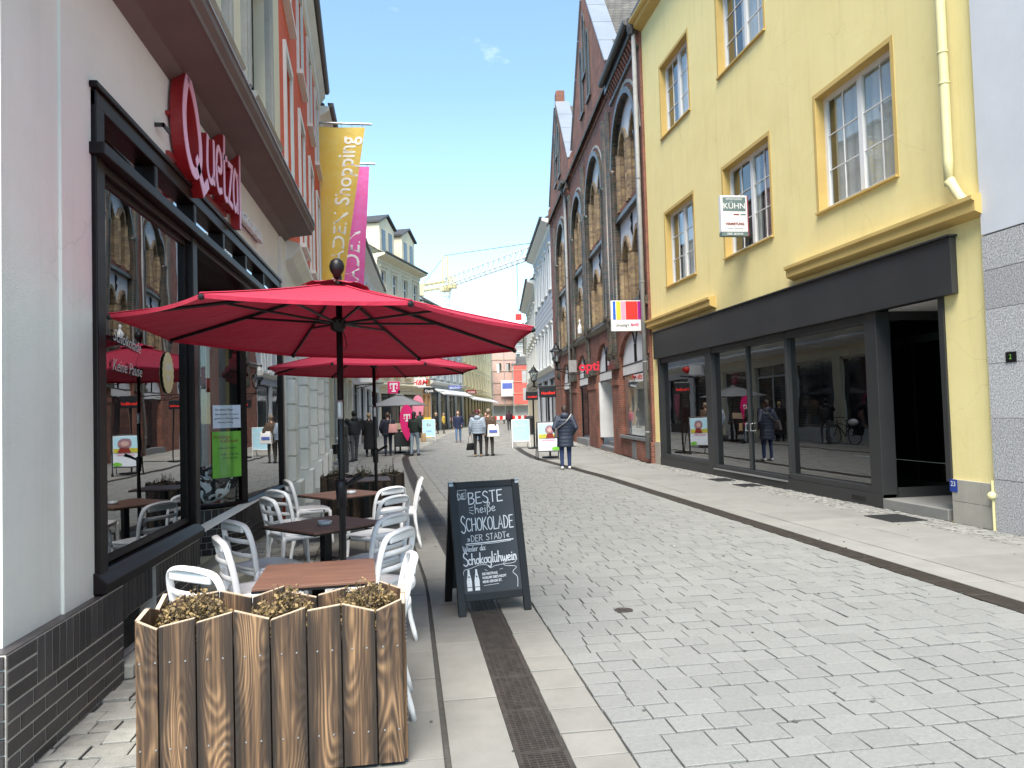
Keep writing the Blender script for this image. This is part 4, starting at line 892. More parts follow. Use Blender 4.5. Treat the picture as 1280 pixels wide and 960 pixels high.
for bi, h in enumerate(ubig):
    a, b = h[0], h[1]; mid = (a+b)/2
    BH(ring(h, .19, -.1, .10), 'arch_ring', m_gbrick)
    BH(ring((a-.3, b+.3, h[2], h[3], 'round'), .10, .0, .02), 'arch_hood', m_stone)
    for x in (a-.02, b+.02):
        BH(MB().lathe([(.15, 4.75), (.15, 5.0), (.115, 5.05), (.115, 9.55), (.14, 9.65), (.16, 9.75)], 10, (x+(.1 if x > mid else -.1), .02)), 'shaft', m_gbrick, smooth=True)
    inner = []
    for f, (z0, z1) in enumerate(((4.95, 6.5), (8.3, 10.1))):
        for k in (0, 1):
            x0 = a+.38+k*((b-a)/2-.12); inner.append((x0, x0+(b-a)/2-.62, z0, z1, 'point', .62))
    lrv = []; bk = BH(wall(a, b, 4.85, 11.7, inner, -.155, .22, lrv), 'bay_wall', m_tymp); [BH(q, 'lancet_reveal', m_ybrick) for q in lrv]
    for q in inner:
        BH(ring(q, .16, -.155, -.08), 'lancet_ring', m_ybrick)
        for x in (q[0]-.10, q[1]+.10):
            BH(MB().lathe([(.12, q[2]-.08), (.12, q[3]), (.14, q[3]+.06)], 8, (x, -.13)), 'lancet_jamb', m_ybrick)
        p2 = arch_pts(q); wv = MB(); wv.v = [(x, -.33, z) for x, z in [(q[0], q[2]), (q[1], q[2])]+p2[::-1]]; wv.f = [tuple(range(len(wv.v)))]
        wd = MB().box((q[0]+q[1])/2-.04, (q[0]+q[1])/2+.04, -.32, -.28, q[2], q[3]+.55).box(q[0], q[1], -.32, -.285, q[3]-.05, q[3]+.05).box(q[0], q[0]+.07, -.32, -.28, q[2], q[3]).box(q[1]-.07, q[1], -.32, -.28, q[2], q[3]).build('window', m_wfr, BH.o)
        wv.build('pane', m_pane, wd)
    BH(B(a, b, -.154, .02, 7.88, 8.02), 'sill_band', m_gbrick); BH(B(a, b, -.154, -.09, 8.02, 8.30), 'parapet', m_brick)
    BH(B(a, b, -.154, .05, 4.78, 4.93), 'sill', m_gbrick)
    BH(B(a, a+.34, -.154, -.10, 4.93, 6.3).box(b-.34, b, -.154, -.10, 4.93, 6.3).box(mid-.12, mid+.12, -.154, -.10, 4.93, 6.0), 'brick_infill', m_brick)
    BH(B(a, a+.34, -.154, -.11, 8.30, 10.0).box(b-.34, b, -.154, -.11, 8.30, 10.0).box(mid-.12, mid+.12, -.154, -.11, 8.3, 9.9), 'brick_infill', m_brick)
    an = MB(); an.tube(catmull([(mid-.08, -.13, 7.75), (mid+.1, -.13, 7.65), (mid-.06, -.13, 7.45), (mid+.1, -.13, 7.3), (mid-.08, -.13, 7.15)], 4), .022, 6).tube([(mid-.08, -.13, 7.8), (mid-.08, -.13, 7.1)], .022, 6); BH(an, 'wall_anchor', m_blackm)
    # dentilled eaves cornice over the bay
def cornice(x0, x1):
    BH(MB().prism([(0, 12.0), (.08, 12.02), (.08, 12.12), (.0, 12.12)], x0, x1, 'x'), 'eaves_moulding', m_gbrick)
    d = MB(); n = int((x1-x0)/.26)
    for k in range(n): xx = x0+.05+k*.26; d.prism([(0, 12.14), (.06, 12.14), (.2, 12.42), (0, 12.42)], xx, xx+.13, 'x')
    BH(d, 'dentil_row', m_brick, kind='stuff')
    BH(B(x0, x1, .0, .24, 12.42, 12.60), 'eaves_band', m_gbrick)
    pr = [(.34+.11*math.cos(math.pi+math.pi*k/8), 12.78+.12*math.sin(math.pi+math.pi*k/8)) for k in range(9)]+[(.45, 12.82), (.23, 12.82)]
    BH(MB().prism(pr, x0, x1, 'x'), 'roof_gutter', m_gutter); BH(B(x0, x1, -.2, .22, 12.60, 12.85), 'fascia', m_gutter)
cornice(.0, 4.2); cornice(14.9, 16.2)
BH(roofslab(0, BH.L, .2, 12.9, -4.5, 18.6, .15), 'roof', m_rooft)
def gable(x0, x1, z0, zt, sl):
    xm = (x0+x1)/2
    hl = [(xm-1.15, xm-.55, 14.1, 16.2, 'point', .6), (xm+.55, xm+1.15, 14.1, 16.2, 'point', .6), (xm-.25, xm+.25, 15.4, 17.4, 'point', .5)]
    poly = [(x0, 12.6), (x0, z0), (x0+.45, z0), (xm-.35, zt-.3), (xm-.35, zt+.5), (xm+.35, zt+.5), (xm+.35, zt-.3), (x1-.45, z0), (x1, z0), (x1, 12.6)]
    go = BH(MB().prism(poly, -.40, .05, 'y'), 'gable', m_brick)
    for q in hl:
        pts = [(q[0], q[2]), (q[1], q[2])]+arch_pts(q)[::-1]
        MB().prism(pts, .051, .056, 'y').build('blind_lancet', m_gutter, go); ring(q, .12, .05, .10).build('lancet_ring', m_gbrick, go)
        MB().box(q[0]-.12, q[0], .05, .10, q[2], q[3]).box(q[1], q[1]+.12, .05, .10, q[2], q[3]).box(q[0]-.2, q[1]+.2, .05, .14, q[2]-.12, q[2]).build('lancet_jamb', m_gbrick, go)
    for s in (-1, 1):
        a = Vector((x0+.3 if s < 0 else x1-.3, z0+.05)); b = Vector((xm+s*.35, zt-.15)); d = (b-a); n = Vector((-d.y, d.x)).normalized()*(1 if s < 0 else -1)
        for k in range(4):
            p, q = a+d*(k/4), a+d*((k+1)/4-.004)
            MB().prism([(p.x, p.y), (q.x, q.y), (q.x+n.x*.06, q.y+n.y*.06), (p.x+n.x*.06, p.y+n.y*.06)], -.62, .12, 'y').build('coping_sheet', m_copw, go)
        MB().box(x0-.02 if s < 0 else x1-.6, x0+.6 if s < 0 else x1+.02, -.45, .12, z0-.9, z0-.1).build('kneeler', m_brick, go)
    for s in (-1, 1):                           # cross roof behind the gable
        MB().add([(xm, -.4, zt-.2), (xm, -5, zt-.2), (xm+s*(xm-x0), -5, z0), (xm+s*(xm-x0), -.4, z0)], [(0, 1, 2, 3)]).build('cross_roof', m_rooft, go)
gable(4.3, 13.9, 13.75, 18.9, 1); gable(14.3, 23.6, 13.75, 18.4, 1)
for x in (4.75, 5.55, 10.6, 14.75, 16.35, 21.2):
    BH(MB().lathe([(.16, 3.3), (.2, 3.5), (.14, 3.7), (.14, 12.0)], 8, (x, .02)), 'pier', m_gbrick, smooth=True)
# ground floor
m_slate2 = mat('stone_ledge', (.20, .205, .21), (.15, .155, .16), scale=3, rough=.7)
for x0, x1 in ((4.32, 5.72), (8.95, 11.15), (14.45, 16.65)):
    BH(MB().box(x0+.05, x1-.05, .0, .03, 0, 2.95).box(x0+.1, x1-.1, .03, .07, 2.4, 2.6), 'brick_pier', m_brick)
    BH(B(x0, x1, .0, .16, 2.95, 3.15).box(x0+.1, x1-.1, .0, .12, 3.15, 3.4), 'corbel', m_gbrick)
for q in gf:
    BH(ring(q, .22, 0, .025), 'brick_arch', m_brick); a, b = q[0], q[1]; m = (a+b)/2
    pts = [(a, 3.02), (b, 3.02)]+arch_pts(q)[::-1]
    ty = BH(MB().prism(pts, -.2, -.12, 'y'), 'tympanum', m_tymp)
    yb = MB()
    for s in (-1, 1): yb.tube(catmull([(m+s*.10, -.11, 3.05), (m+s*.10, -.11, 3.6), (m+s*.22, -.11, 3.9), (m+s*.55, -.11, 4.1)], 4), .03, 6)
    yb.build('tracery_bar', m_blackm, ty)
    BH(B(a, b, -.2, -.10, 2.70, 3.00), 'transom_band', m_white); BH(B(a, b, -.2, -.09, 3.002, 3.04), 'transom_bar', m_blackm); BH(B(a, b, -.2, -.09, 2.66, 2.698), 'transom_bar', m_blackm)
a, b = gf[0][:2]
BH(B(a, b, -.35, .10, .60, .70), 'shop_sill', m_slate2, bevel=.01)
BH(MB().quad((a, -.12, .70), (b, -.12, .70), (b, -.12, 2.66), (a, -.12, 2.66)), 'shop_pane', m_glasst)
BH(B(.0, 1.9, .0, .06, .0, .60), 'base', m_brick); BH(B(2.0, 2.6, .0, .05, .0, .55), 'base_panel', m_slate2)
BH(B(a-.2, b+.4, -3.2, -3.1, 0, 2.7), 'shop_back', mat('warm_shop_wall', (.55, .48, .38), (.45, .38, .3), scale=2)); BH(B(a-.2, b+.4, -3.1, -.36, .5, .6), 'display_floor', m_white); BH(B(a-.2, b+.4, -3.1, -.36, 2.701, 2.75), 'shop_ceiling', m_white)
BH(B(b+.3, b+.4, -3.1, -.4, .6, 2.7), 'shop_side', m_white)
for k, c_ in enumerate(((.55, .05, .2), (.6, .5, .06), (.5, .28, .35), (.1, .16, .3))):
    x = 1.0+k*.8; MB().lathe([(.02, .6), (.03, .95), (.13, 1.0), (.15, 1.3), (.17, 1.45), (.05, 1.55), (.09, 1.68), (.03, 1.8)], 10, (x, -1.1-.2*(k % 2))).build('shop_dummy', mat('garment_%d' % k, c_, rough=.8), BH.o, True)
a, b = gf[1][:2]
for k in range(3): BH(B(a, b, -1.2, -.05-.3*k, k*.15, k*.15+.15), 'doorstep', m_slate2, bevel=.008)
BH(B(b-.12, b-.005, -2.4, -.05, .45, 2.66), 'entrance_side', m_white); BH(B(a, b, -2.5, -2.4, .3, 2.7), 'entrance_back', m_white); BH(B(a, b, -2.4, -.36, 2.701, 2.74), 'entrance_ceiling', m_white)
BH(MB().quad((b-1.0, -1.6, .45), (b-.15, -1.6, .45), (b-.15, -1.6, 2.6), (b-1.0, -1.6, 2.6)), 'entrance_pane', m_glasst)
for i in (2, 3):
    a, b = gf[i][:2]
    BH(B(a, b, -.60, -.55, 0, 2.7), 'doorway_back', m_dark); BH(B(a, a+1.3, -.54, -.3, .3, 2.66), 'tiled_jamb', m_gbrick); BH(B(a+1.35, b, -.5, -.45, .4, 2.66), 'door_pane', m_pane)
    BH(B(a, b, -.3, .12, 0, .28), 'step', m_slate2)
for x in (.06, 15.9):
    pp = BH(MB().tube([(x, .14, 12.7), (x, .14, .15)], .065, 10), 'downpipe', m_pipe, smooth=True)
    MB().lathe([(.09, 12.4), (.14, 12.6), (.14, 12.85)], 12, (x, .2)).build('rainwater_head', m_gutter, pp)
    for z in (.9, 2.9, 5.2, 8.2): MB().lathe([(.074, z-.02), (.078, z), (.074, z+.02)], 12, (x, .14)).build('pipe_clip', m_pipe, pp)
BH(MB().lathe([(.05, 4.95), (.1, 5.0), (.1, 5.25), (.03, 5.45), (.05, 5.55), (.02, 5.65)], 8, (12.2, .14)), 'statuette', m_tymp)
# hanging signs on the brick house
es = root('striped_shop_sign', 'white square hanging sign with coloured stripes between yellow and brick house', 'sign', (6.33, 20.62, 3.80))
MB().box(-.44, .44, -.05, .05, 0, .88).build('panel', m_white, es, bevel=.01)
for a, b, c_ in ((-.39, -.31, (.02, .12, .55)), (-.29, -.16, (.80, .55, .06)), (-.15, -.02, (.75, .35, .50)), (-.01, .34, (.66, .03, .025)), (.345, .437, (.36, .01, .22))):
    MB().box(a, b, -.054, -.051, .33, .86).build('stripe', mat('stripe', c_, rough=.5), es)
text("Ernsting's", .125, m_ink, es, face((-.12, -.056, .17), (1, .0, .03)), ext=.001, shear=.3, sx=.8); text('family', .125, m_mag, es, face((.24, -.056, .185), (1, 0, .03)), ext=.001, shear=.3, bold=.002, sx=.85)
MB().tube([(.44, 0, .75), (.72, 0, .75)], .02).tube([(.44, 0, .15), (.72, 0, .15)], .02).build('bracket', m_blackm, es)
rs = root('red_letter_sign', 'red letters and grey plate hanging in the arch of the brick house entrance', 'sign', (6.85, 27.3, 2.95))
text('opti', .50, mat('sign_letters_red', (.70, .03, .06), rough=.4), rs, face((.05, 0, .25), (1, -.5, 0)), ext=.05, bold=.01); MB().box(-.75, -.45, -.03, .03, .05, .5).build('plate', m_pipe, rs); MB().tube([(-.5, 0, .5), (-.5, 0, .95)], .015).tube([(.1, .0, .5), (.1, 0, .95)], .015).build('hanger', m_blackm, rs)

# ------------------------------------------------------------------ plain terrace houses
def house(name, label, A, Bp, zt, wm, rows, wn, ww, fm=None, roofm=None, shop=True, trim=None, roofz=3, depth=5, shopm=None, cor=.35, bandz=3.6, sash=True, doors=2, skipz=()):
    h = Fr(name, label, A, Bp); fm = fm or m_white; Ln = h.L; holes = []; trim = trim or m_wstone
    for (z0, z1) in rows:
        for k in range(wn): c = Ln*(k+.5)/wn; holes.append((c-ww/2, c+ww/2, z0, z1))
    sh = []
    if shop:
        n = max(2, int(Ln/3.6)); 
        for k in range(n): a = Ln*k/n+.28; sh.append((a, Ln*(k+1)/n-.28, .0, bandz-.55))
    h(wall(0, Ln, 0, zt, holes+sh, 0, .22), 'wall', wm)
    h(MB().quad((0, 0, 0), (0, 0, zt), (0, -depth, zt), (0, -depth, 0)), 'side_wall', wm); h(MB().quad((Ln, 0, 0), (Ln, -depth, 0), (Ln, -depth, zt), (Ln, 0, zt)), 'side_wall', wm)
    for q in holes:
        wd = window(h.o, *q, -.17, fm, m_pane, 2 if ww > .8 else 1, 2, .07)
        t = MB().box(q[0]-.14, q[0], 0, .05, q[2]-.05, q[3]).box(q[1], q[1]+.14, 0, .05, q[2]-.05, q[3]).box(q[0]-.14, q[1]+.14, 0, .055, q[3], q[3]+.16); t.build('surround', trim, wd)
        MB().box(q[0]-.2, q[1]+.2, -.1, .13, q[2]-.14, q[2]-.051).build('sill', trim, wd)
        if zt > 9 and wm is not m_orange: MB().prism([(0, q[3]+.162), (.10, q[3]+.2), (.18, q[3]+.30), (0, q[3]+.34)], q[0]-.22, q[1]+.22, 'x').build('hood', trim, wd)
    for k, q in enumerate(sh):
        if k % 3 == 1 and doors:
            f = MB().box(q[0], q[1], -.215, -.16, q[3]-.5, q[3]-.42).box((q[0]+q[1])/2-.05, (q[0]+q[1])/2+.05, -.215, -.16, 0, q[3]).box(q[0], q[0]+.08, -.215, -.16, 0, q[3]).box(q[1]-.08, q[1], -.215, -.16, 0, q[3])
            nm = 'shop_door'
        else:
            f = MB().box(q[0], q[1], -.215, -.1, 0, .55).box(q[0], q[0]+.08, -.215, -.16, .55, q[3]).box(q[1]-.08, q[1], -.215, -.16, .55, q[3]).box(q[0], q[1], -.215, -.16, q[3]-.1, q[3]); nm = 'shop_window'
        f = f.build(nm, shopm or m_grey, h.o); MB().quad((q[0], -.2, 0), (q[1], -.2, 0), (q[1], -.2, q[3]), (q[0], -.2, q[3])).build('pane', m_pane, f)
    if shop: h(MB().prism([(0, bandz-.12), (.16, bandz-.05), (.28, bandz+.1), (.28, bandz+.18), (0, bandz+.26)], 0, Ln, 'x'), 'shop_cornice', trim)
    h(MB().prism([(0, zt-.55), (.06, zt-.5), (.08, zt-.3), (cor, zt-.1), (cor, zt+.02), (0, zt+.04)], -.05, Ln+.05, 'x'), 'eaves_cornice', trim)
    pr = [(cor+.05+.09*math.cos(math.pi+math.pi*k/6), zt+.1+.1*math.sin(math.pi+math.pi*k/6)) for k in range(7)]+[(cor+.14, zt+.13), (cor-.04, zt+.13)]
    h(MB().prism(pr, -.05, Ln+.05, 'x'), 'roof_gutter', m_gutter)
    h(roofslab(0, Ln, cor*.6, zt+.12, -depth, zt+.12+roofz, .12), 'roof', roofm or m_rooft)
    return h
# left side, near to far (A is the far end so that y points to the street)
OH = house('orange_house', 'orange-red rendered house with white window surrounds beside the chocolate shop', (-2.46, 23.3), (-1.86, 11.92), 11.6, m_orange, [(5.2, 7.8), (8.8, 10.75)], 4, 1.05, trim=m_wstone, bandz=4.15, shopm=m_wstone, cor=.22)
for k in range(5):                              # white rusticated pillars of its ground floor
    x = OH.L*(k)/4; x = min(max(x, .3), OH.L-.3); pl = MB()
    for j in range(7): pl.box(x-.28, x+.28, .0, .16, .62+j*.4, .62+j*.4+.37)
    pl.box(x-.25, x+.25, 0, .13, .6, 3.5); OH(pl, 'rusticated_pillar', m_wstone); OH(B(x-.34, x+.34, 0, .24, 0, .6), 'pillar_base', m_wstone); OH(B(x-.31, x+.31, .0, .2, 3.42, 3.62), 'pillar_capital', m_wstone)
OH(wall(0, OH.L, .4, 4.1, [(OH.L*k/4+.35, OH.L*(k+1)/4-.35, .4, 3.5) for k in range(4)], .02, .1), 'ground_floor_facing', m_wstone)
H2 = house('pale_render_house', 'pale cream house with white shop front behind the banners', (-2.62, 38), (-2.48, 23.35), 11.2, m_cream, [(4.9, 7.0), (8.0, 9.9)], 6, 1.0, bandz=3.9, shopm=m_wstone)
H3 = house('white_gutter_house', 'white house with a dark projecting eaves gutter beyond the banners', (-1.9, 57), (-2.6, 38.05), 10.9, mat('white_render', (.70, .71, .70), (.62, .63, .62), scale=1.5, rough=.9), [(4.7, 6.6), (7.7, 9.5)], 7, 1.0, cor=.55, bandz=3.8)
H4 = house('beige_dormer_house', 'beige stucco house with dormers and heavy cornice left of the crane', (1.5, 66), (-1.9, 57.05), 13.9, mat('beige_stucco', (.74, .645, .48), (.66, .57, .41), scale=1.5, rough=.9, dirt=.2), [(4.7, 6.9), (8.0, 10.2), (11.2, 12.8)], 4, 1.05, cor=.7, roofz=3.4, bandz=3.8, trim=m_cream)
for k in range(2):
    x = H4.L*(k+.5)/2; dmr = H4(MB().prism([(x-1.5, 13.95), (x-1.5, 16.5), (x, 17.2), (x+1.5, 16.5), (x+1.5, 13.95)], -2.5, -.1, 'y'), 'dormer', MATS['beige_stucco'])
    for s in (-.7, .7): MB().box(x+s-.35, x+s+.35, -.1, -.07, 14.5, 16.1).build('dormer_pane', m_pane, dmr)
    MB().prism([(x-1.7, 16.5), (x, 17.35), (x+1.7, 16.5), (x+1.7, 16.65), (x, 17.5), (x-1.7, 16.65)], -2.6, .1, 'y').build('dormer_roof', m_gutter, dmr)
H5 = house('apricot_shop_house', 'narrow apricot house front between the beige and the blue-grey shop', (2.3, 68), (1.5, 66.05), 11.5, mat('apricot', (.72, .42, .20), (.64, .36, .17), scale=2, rough=.9), [(4.8, 6.8), (7.8, 9.6)], 1, 1.0, bandz=3.8)
H6 = house('blue_grey_store', 'blue-grey modern store with dark glazed ground floor', (6.5, 84), (2.3, 68.05), 11.3, mat('bluegrey_panel', (.50, .56, .60), (.43, .49, .53), scale=1, rough=.6), [(5.0, 7.2), (8.2, 10.4)], 5, 1.2, bandz=4.4, shopm=m_blackm)
H7 = house('pale_yellow_house', 'long pale yellow house with rows of small windows near the street end', (14.5, 125), (6.5, 84.05), 12.2, mat('pale_yellow', (.74, .66, .42), (.67, .59, .36), scale=1.2, rough=.9), [(4.8, 6.5), (7.6, 9.2), (10.2, 11.6)], 10, .9, trim=MATS['pale_yellow'], bandz=4.0)
for hh, zz in ((H6, 3.9), (H7, 3.6)): hh(MB().prism([(.28, zz), (1.2, zz-.5), (1.2, zz-.62), (.28, zz-.1)], .3, hh.L-.3, 'x'), 'awning', m_white)
# right side beyond the brick house
G1 = house('grey_white_house', 'grey-white rusticated house with tall windows beyond the brick gables', (9.05, 44.3), (10.2, 57), 13.3, mat('greywhite_render', (.50, .52, .55), (.42, .44, .47), scale=1.5, rough=.9, dirt=.2), [(4.6, 6.8), (9.2, 11.7)], 5, 1.0, cor=.55, bandz=4.2)
rb = MB()
for j in range(5):
    for k in range(9): a = G1.L*k/9+(.3 if j % 2 else 0); rb.box(a+.03, min(a+G1.L/9-.03, G1.L), 0, .045, 7.2+j*.33, 7.2+j*.33+.29)
G1(rb, 'rustication', MATS['greywhite_render'], kind='stuff')
G2 = house('beige_scroll_house', 'beige house with curved gable edge on the right before the street end', (10.25, 57.1), (12.5, 75), 11.8, mat('sand_render', (.55, .49, .38), (.46, .41, .31), scale=1.5, rough=.9, dirt=.2), [(4.8, 6.8), (7.9, 9.9)], 6, 1.0, cor=.6, bandz=4.0)
G3 = house('cream_end_house', 'cream house far down the right side of the street', (12.55, 75.1), (19, 115), 10.5, m_cream, [(4.6, 6.3), (7.4, 9.0)], 12, .9, bandz=3.8)
# closing the view: scaffolded blocks
m_net = mat('pink_scaffold_net', (.62, .40, .32), (.50, .33, .28), scale=2.5, rough=.95, amt=.7); m_rnet = mat('red_scaffold_net', (.80, .13, .10), (.70, .09, .07), scale=2, rough=.9)
def scaffold(name, label, A, Bp, zt, m, wins, label2=None):
    h = Fr(name, label, A, Bp); Ln = h.L
    h(wall(0, Ln, 0, zt, wins, -1.2, .3), 'wall', m_stone); h(wall(0, Ln, 2.8, zt-.2, wins, 0, .02), 'netting', m)
    p = MB(); n = int(Ln/2)
    for k in range(n+1): x = Ln*k/n; p.tube([(x, .06, 0), (x, .06, zt+.6)], .05, 6)
    h(p, 'scaffold_pole', m_zinc); p = MB(); z = 2.6
    while z < zt: p.box(0, Ln, -1.1, .1, z, z+.08); z += 2.0
    h(p, 'scaffold_deck', m_cutw)
    h(roofslab(0, Ln, -1.1, zt+.1, -8, zt+2, .2), 'roof', m_rooft)
    return h
E1 = scaffold('pink_netted_building', 'building behind pink scaffold netting closing the street', (19.3, 128.5), (15.0, 128), 13.2, m_net, [(1.0, 1.8, 8.4, 10), (2.6, 3.4, 8.4, 10)])
bn = root('site_banner', 'white and blue site banner hung on the pink netting', 'banner', (17.8, 127.7, 4.2))
MB().box(-1.35, 1.35, -.02, .02, 0, 2.8).build('sheet', m_white, bn); MB().box(-1.1, .6, -.03, -.021, 1.3, 2.3).build('blue_print', mat('print_blue', (.10, .15, .50), rough=.7), bn)
E2 = scaffold('red_netted_building', 'building behind bright red scaffold netting at the street end', (22.0, 126.5), (18.5, 126.5), 9.6, m_rnet, [(1.0, 2.0, 6.4, 8.6), (1.0, 1.9, 3.4, 5.6)])
H9 = house('grey_end_house', 'grey house top rising behind the red netting', (27, 141), (18.5, 141), 14.6, mat('grey_render', (.40, .39, .37), (.33, .32, .3), scale=1.5), [(11.3, 12.6)], 4, .8, shop=False)
# ------------------------------------------------------------------ cafe furniture
def make_chair():
    o = root('cafe_chair', 'white plastic cafe chair', 'chair')
    mb = MB(); n = 10; vs = []
    for j in range(n+1):
        for i in range(n+1):
            u = i/n*2-1; v = j/n*2-1; k = .215*(1-.10*max(0, -v)); 
            x = u*k*(math.sqrt(1-.18*v*v)); y = v*.215*(math.sqrt(1-.14*u*u))
            vs.append((x, y, .452-.014*(1-u*u)*(1-v*v)-.012*max(0, v)**3))
    fs = [(j*(n+1)+i, j*(n+1)+i+1, (j+1)*(n+1)+i+1, (j+1)*(n+1)+i) for j in range(n) for i in range(n)]
    mb.add(vs, fs).build('seat', m_plastic, o, True, solid=.022, bevel=0)
    MB().tube([(-.20, .19, .425), (.20, .19, .425)], .022, 8, ab=(.6, 1)).tube([(-.2, -.2, .425), (.2, -.2, .425)], .02, 8, ab=(.6, 1)).tube([(-.2, -.19, .425), (-.2, .19, .425)], .024, 8, ab=(.5, 1)).tube([(.2, -.19, .425), (.2, .19, .425)], .024, 8, ab=(.5, 1)).build('seat_frame', m_plastic, o, True)
    for sx in (-1, 1):
        MB().tube(catmull([(sx*.20, .195, .43), (sx*.205, .205, .25), (sx*.215, .225, 0)], 3), [.022]*3+[.018]*3+[.015], 8).build('leg', m_plastic, o, True)
        MB().tube(catmull([(sx*.20, -.20, .45), (sx*.205, -.215, .25), (sx*.215, -.27, 0)], 3), [.022]*3+[.018]*3+[.015], 8).build('leg', m_plastic, o, True)
    pa = catmull([(-.205, -.20, .43), (-.215, -.225, .58), (-.212, -.255, .71), (-.175, -.278, .79), (-.08, -.297, .815), (0, -.30, .818), (.08, -.297, .815), (.175, -.278, .79), (.212, -.255, .71), (.215, -.225, .58), (.205, -.20, .43)], 4)
    MB().tube(pa, .0225, 10, ab=(.55, 1.0), ref=(0, 1, .3)).build('back_frame', m_plastic, o, True)
    for z, yy in ((.565, -.232), (.675, -.258)):
        MB().tube(catmull([(-.208, yy+.01, z), (-.1, yy-.028, z+.004), (0, yy-.038, z+.005), (.1, yy-.028, z+.004), (.208, yy+.01, z)], 4), .0185, 8, ab=(.45, 1), ref=(0, 0, 1)).build('slat', m_plastic, o, True)
    MB().box(-.165, .165, -.300, -.278, .745, .80).build('top_rail', m_plastic, o, True, bevel=.009)
    for sx in (-1, 1): MB().lathe([(.012, -.003), (.012, .003)], 10).xf(Matrix.Translation((sx*.2125, .12, .428)) @ Matrix.Rotation(R(90), 4, 'Y')).build('screw_cap', m_blackm, o)
    return o
CH0 = make_chair(); first = True
chairs = [(-.97, 4.40, -38, 'white cafe chair beside the shop wall, nearest the front planter'), (-.27, 4.19, 92, 'white cafe chair seen edge-on at the kerb side of the front table'),
          (-.98, 5.30, -68, 'white cafe chair on the wall side between the front and the diamond-set table'), (-1.10, 6.15, -52, 'white cafe chair on the wall side of the diamond-set table with the ashtray'),
          (-.30, 5.30, 62, 'white cafe chair on the kerb side just behind the front table'), (-.34, 6.10, 55, 'white cafe chair on the kerb side of the diamond-set table'),
          (-1.12, 7.75, -60, 'white cafe chair on the wall side, nearer one at the third table'), (-1.2, 8.55, -48, 'white cafe chair on the wall side, farther one at the third table'),
          (-.33, 7.45, 50, 'white cafe chair on the kerb side before the third table'), (-.36, 8.35, 45, 'white cafe chair on the kerb side of the third table'),
          (-.12, 9.2, 90, 'white cafe chair on the kerb side between third and last table'), (-1.22, 9.75, -70, 'white cafe chair on the wall side near the rear planter')]
for x, y, a, lab in chairs:
    c = CH0 if first else copy_tree(CH0); first = False
    c.location = (x, y, 0); c.rotation_euler.z = R(a); tag(c, lab, 'chair', 'white chairs of the pavement cafe')
def make_table(w_):
    o = root('cafe_table', 'brown cafe table', 'table'); h = w_/2
    MB().box(-h, h, -h, h, .724, .738).build('table_top', m_wood, o, bevel=.002)
    MB().box(-h-.001, h+.001, -h-.001, h+.001, .712, .723).build('edge_band', m_blackm, o)
    MB().box(-.035, .035, -.035, .035, .03, .71).build('column', m_blackm, o, bevel=.006)
    MB().box(-.22, .22, -.03, .03, .0, .03).box(-.03, .03, -.22, -.03, .001, .029).box(-.03, .03, .03, .22, .001, .029).build('foot', m_blackm, o)
    MB().box(-.12, .12, -.12, .12, .69, .711).build('bracket', m_blackm, o)
    return o
for x, y, a, lab, w_ in ((-.50, 4.28, 3, 'brown laminate cafe table right behind the front planter', .62), (-.66, 6.20, 42, 'brown cafe table set diagonally, with a glass ashtray on it', .70), (-.72, 8.52, 38, 'brown cafe table third from the front, under the rear umbrella', .70), (-.55, 10.35, 5, 'brown cafe table farthest back before the rear planter', .62)):
    t = make_table(w_); t.location = (x, y, 0); t.rotation_euler.z = R(a); tag(t, lab, 'table', 'tables of the pavement cafe')
for x, y, lab in ((-.66, 6.14, 'glass ashtray on the diagonally set table'), (-.62, 8.45, 'glass ashtray on the third table')):
    a = root('ashtray', lab, 'ashtray', (x, y, .738))
    MB().lathe([(.045, 0), (.055, .004), (.058, .032), (.050, .032), (.046, .012), (.001, .010)], 20).build('bowl', mat('ashtray_glass', (.55, .58, .6), rough=.08, spec=1.0), a, True)
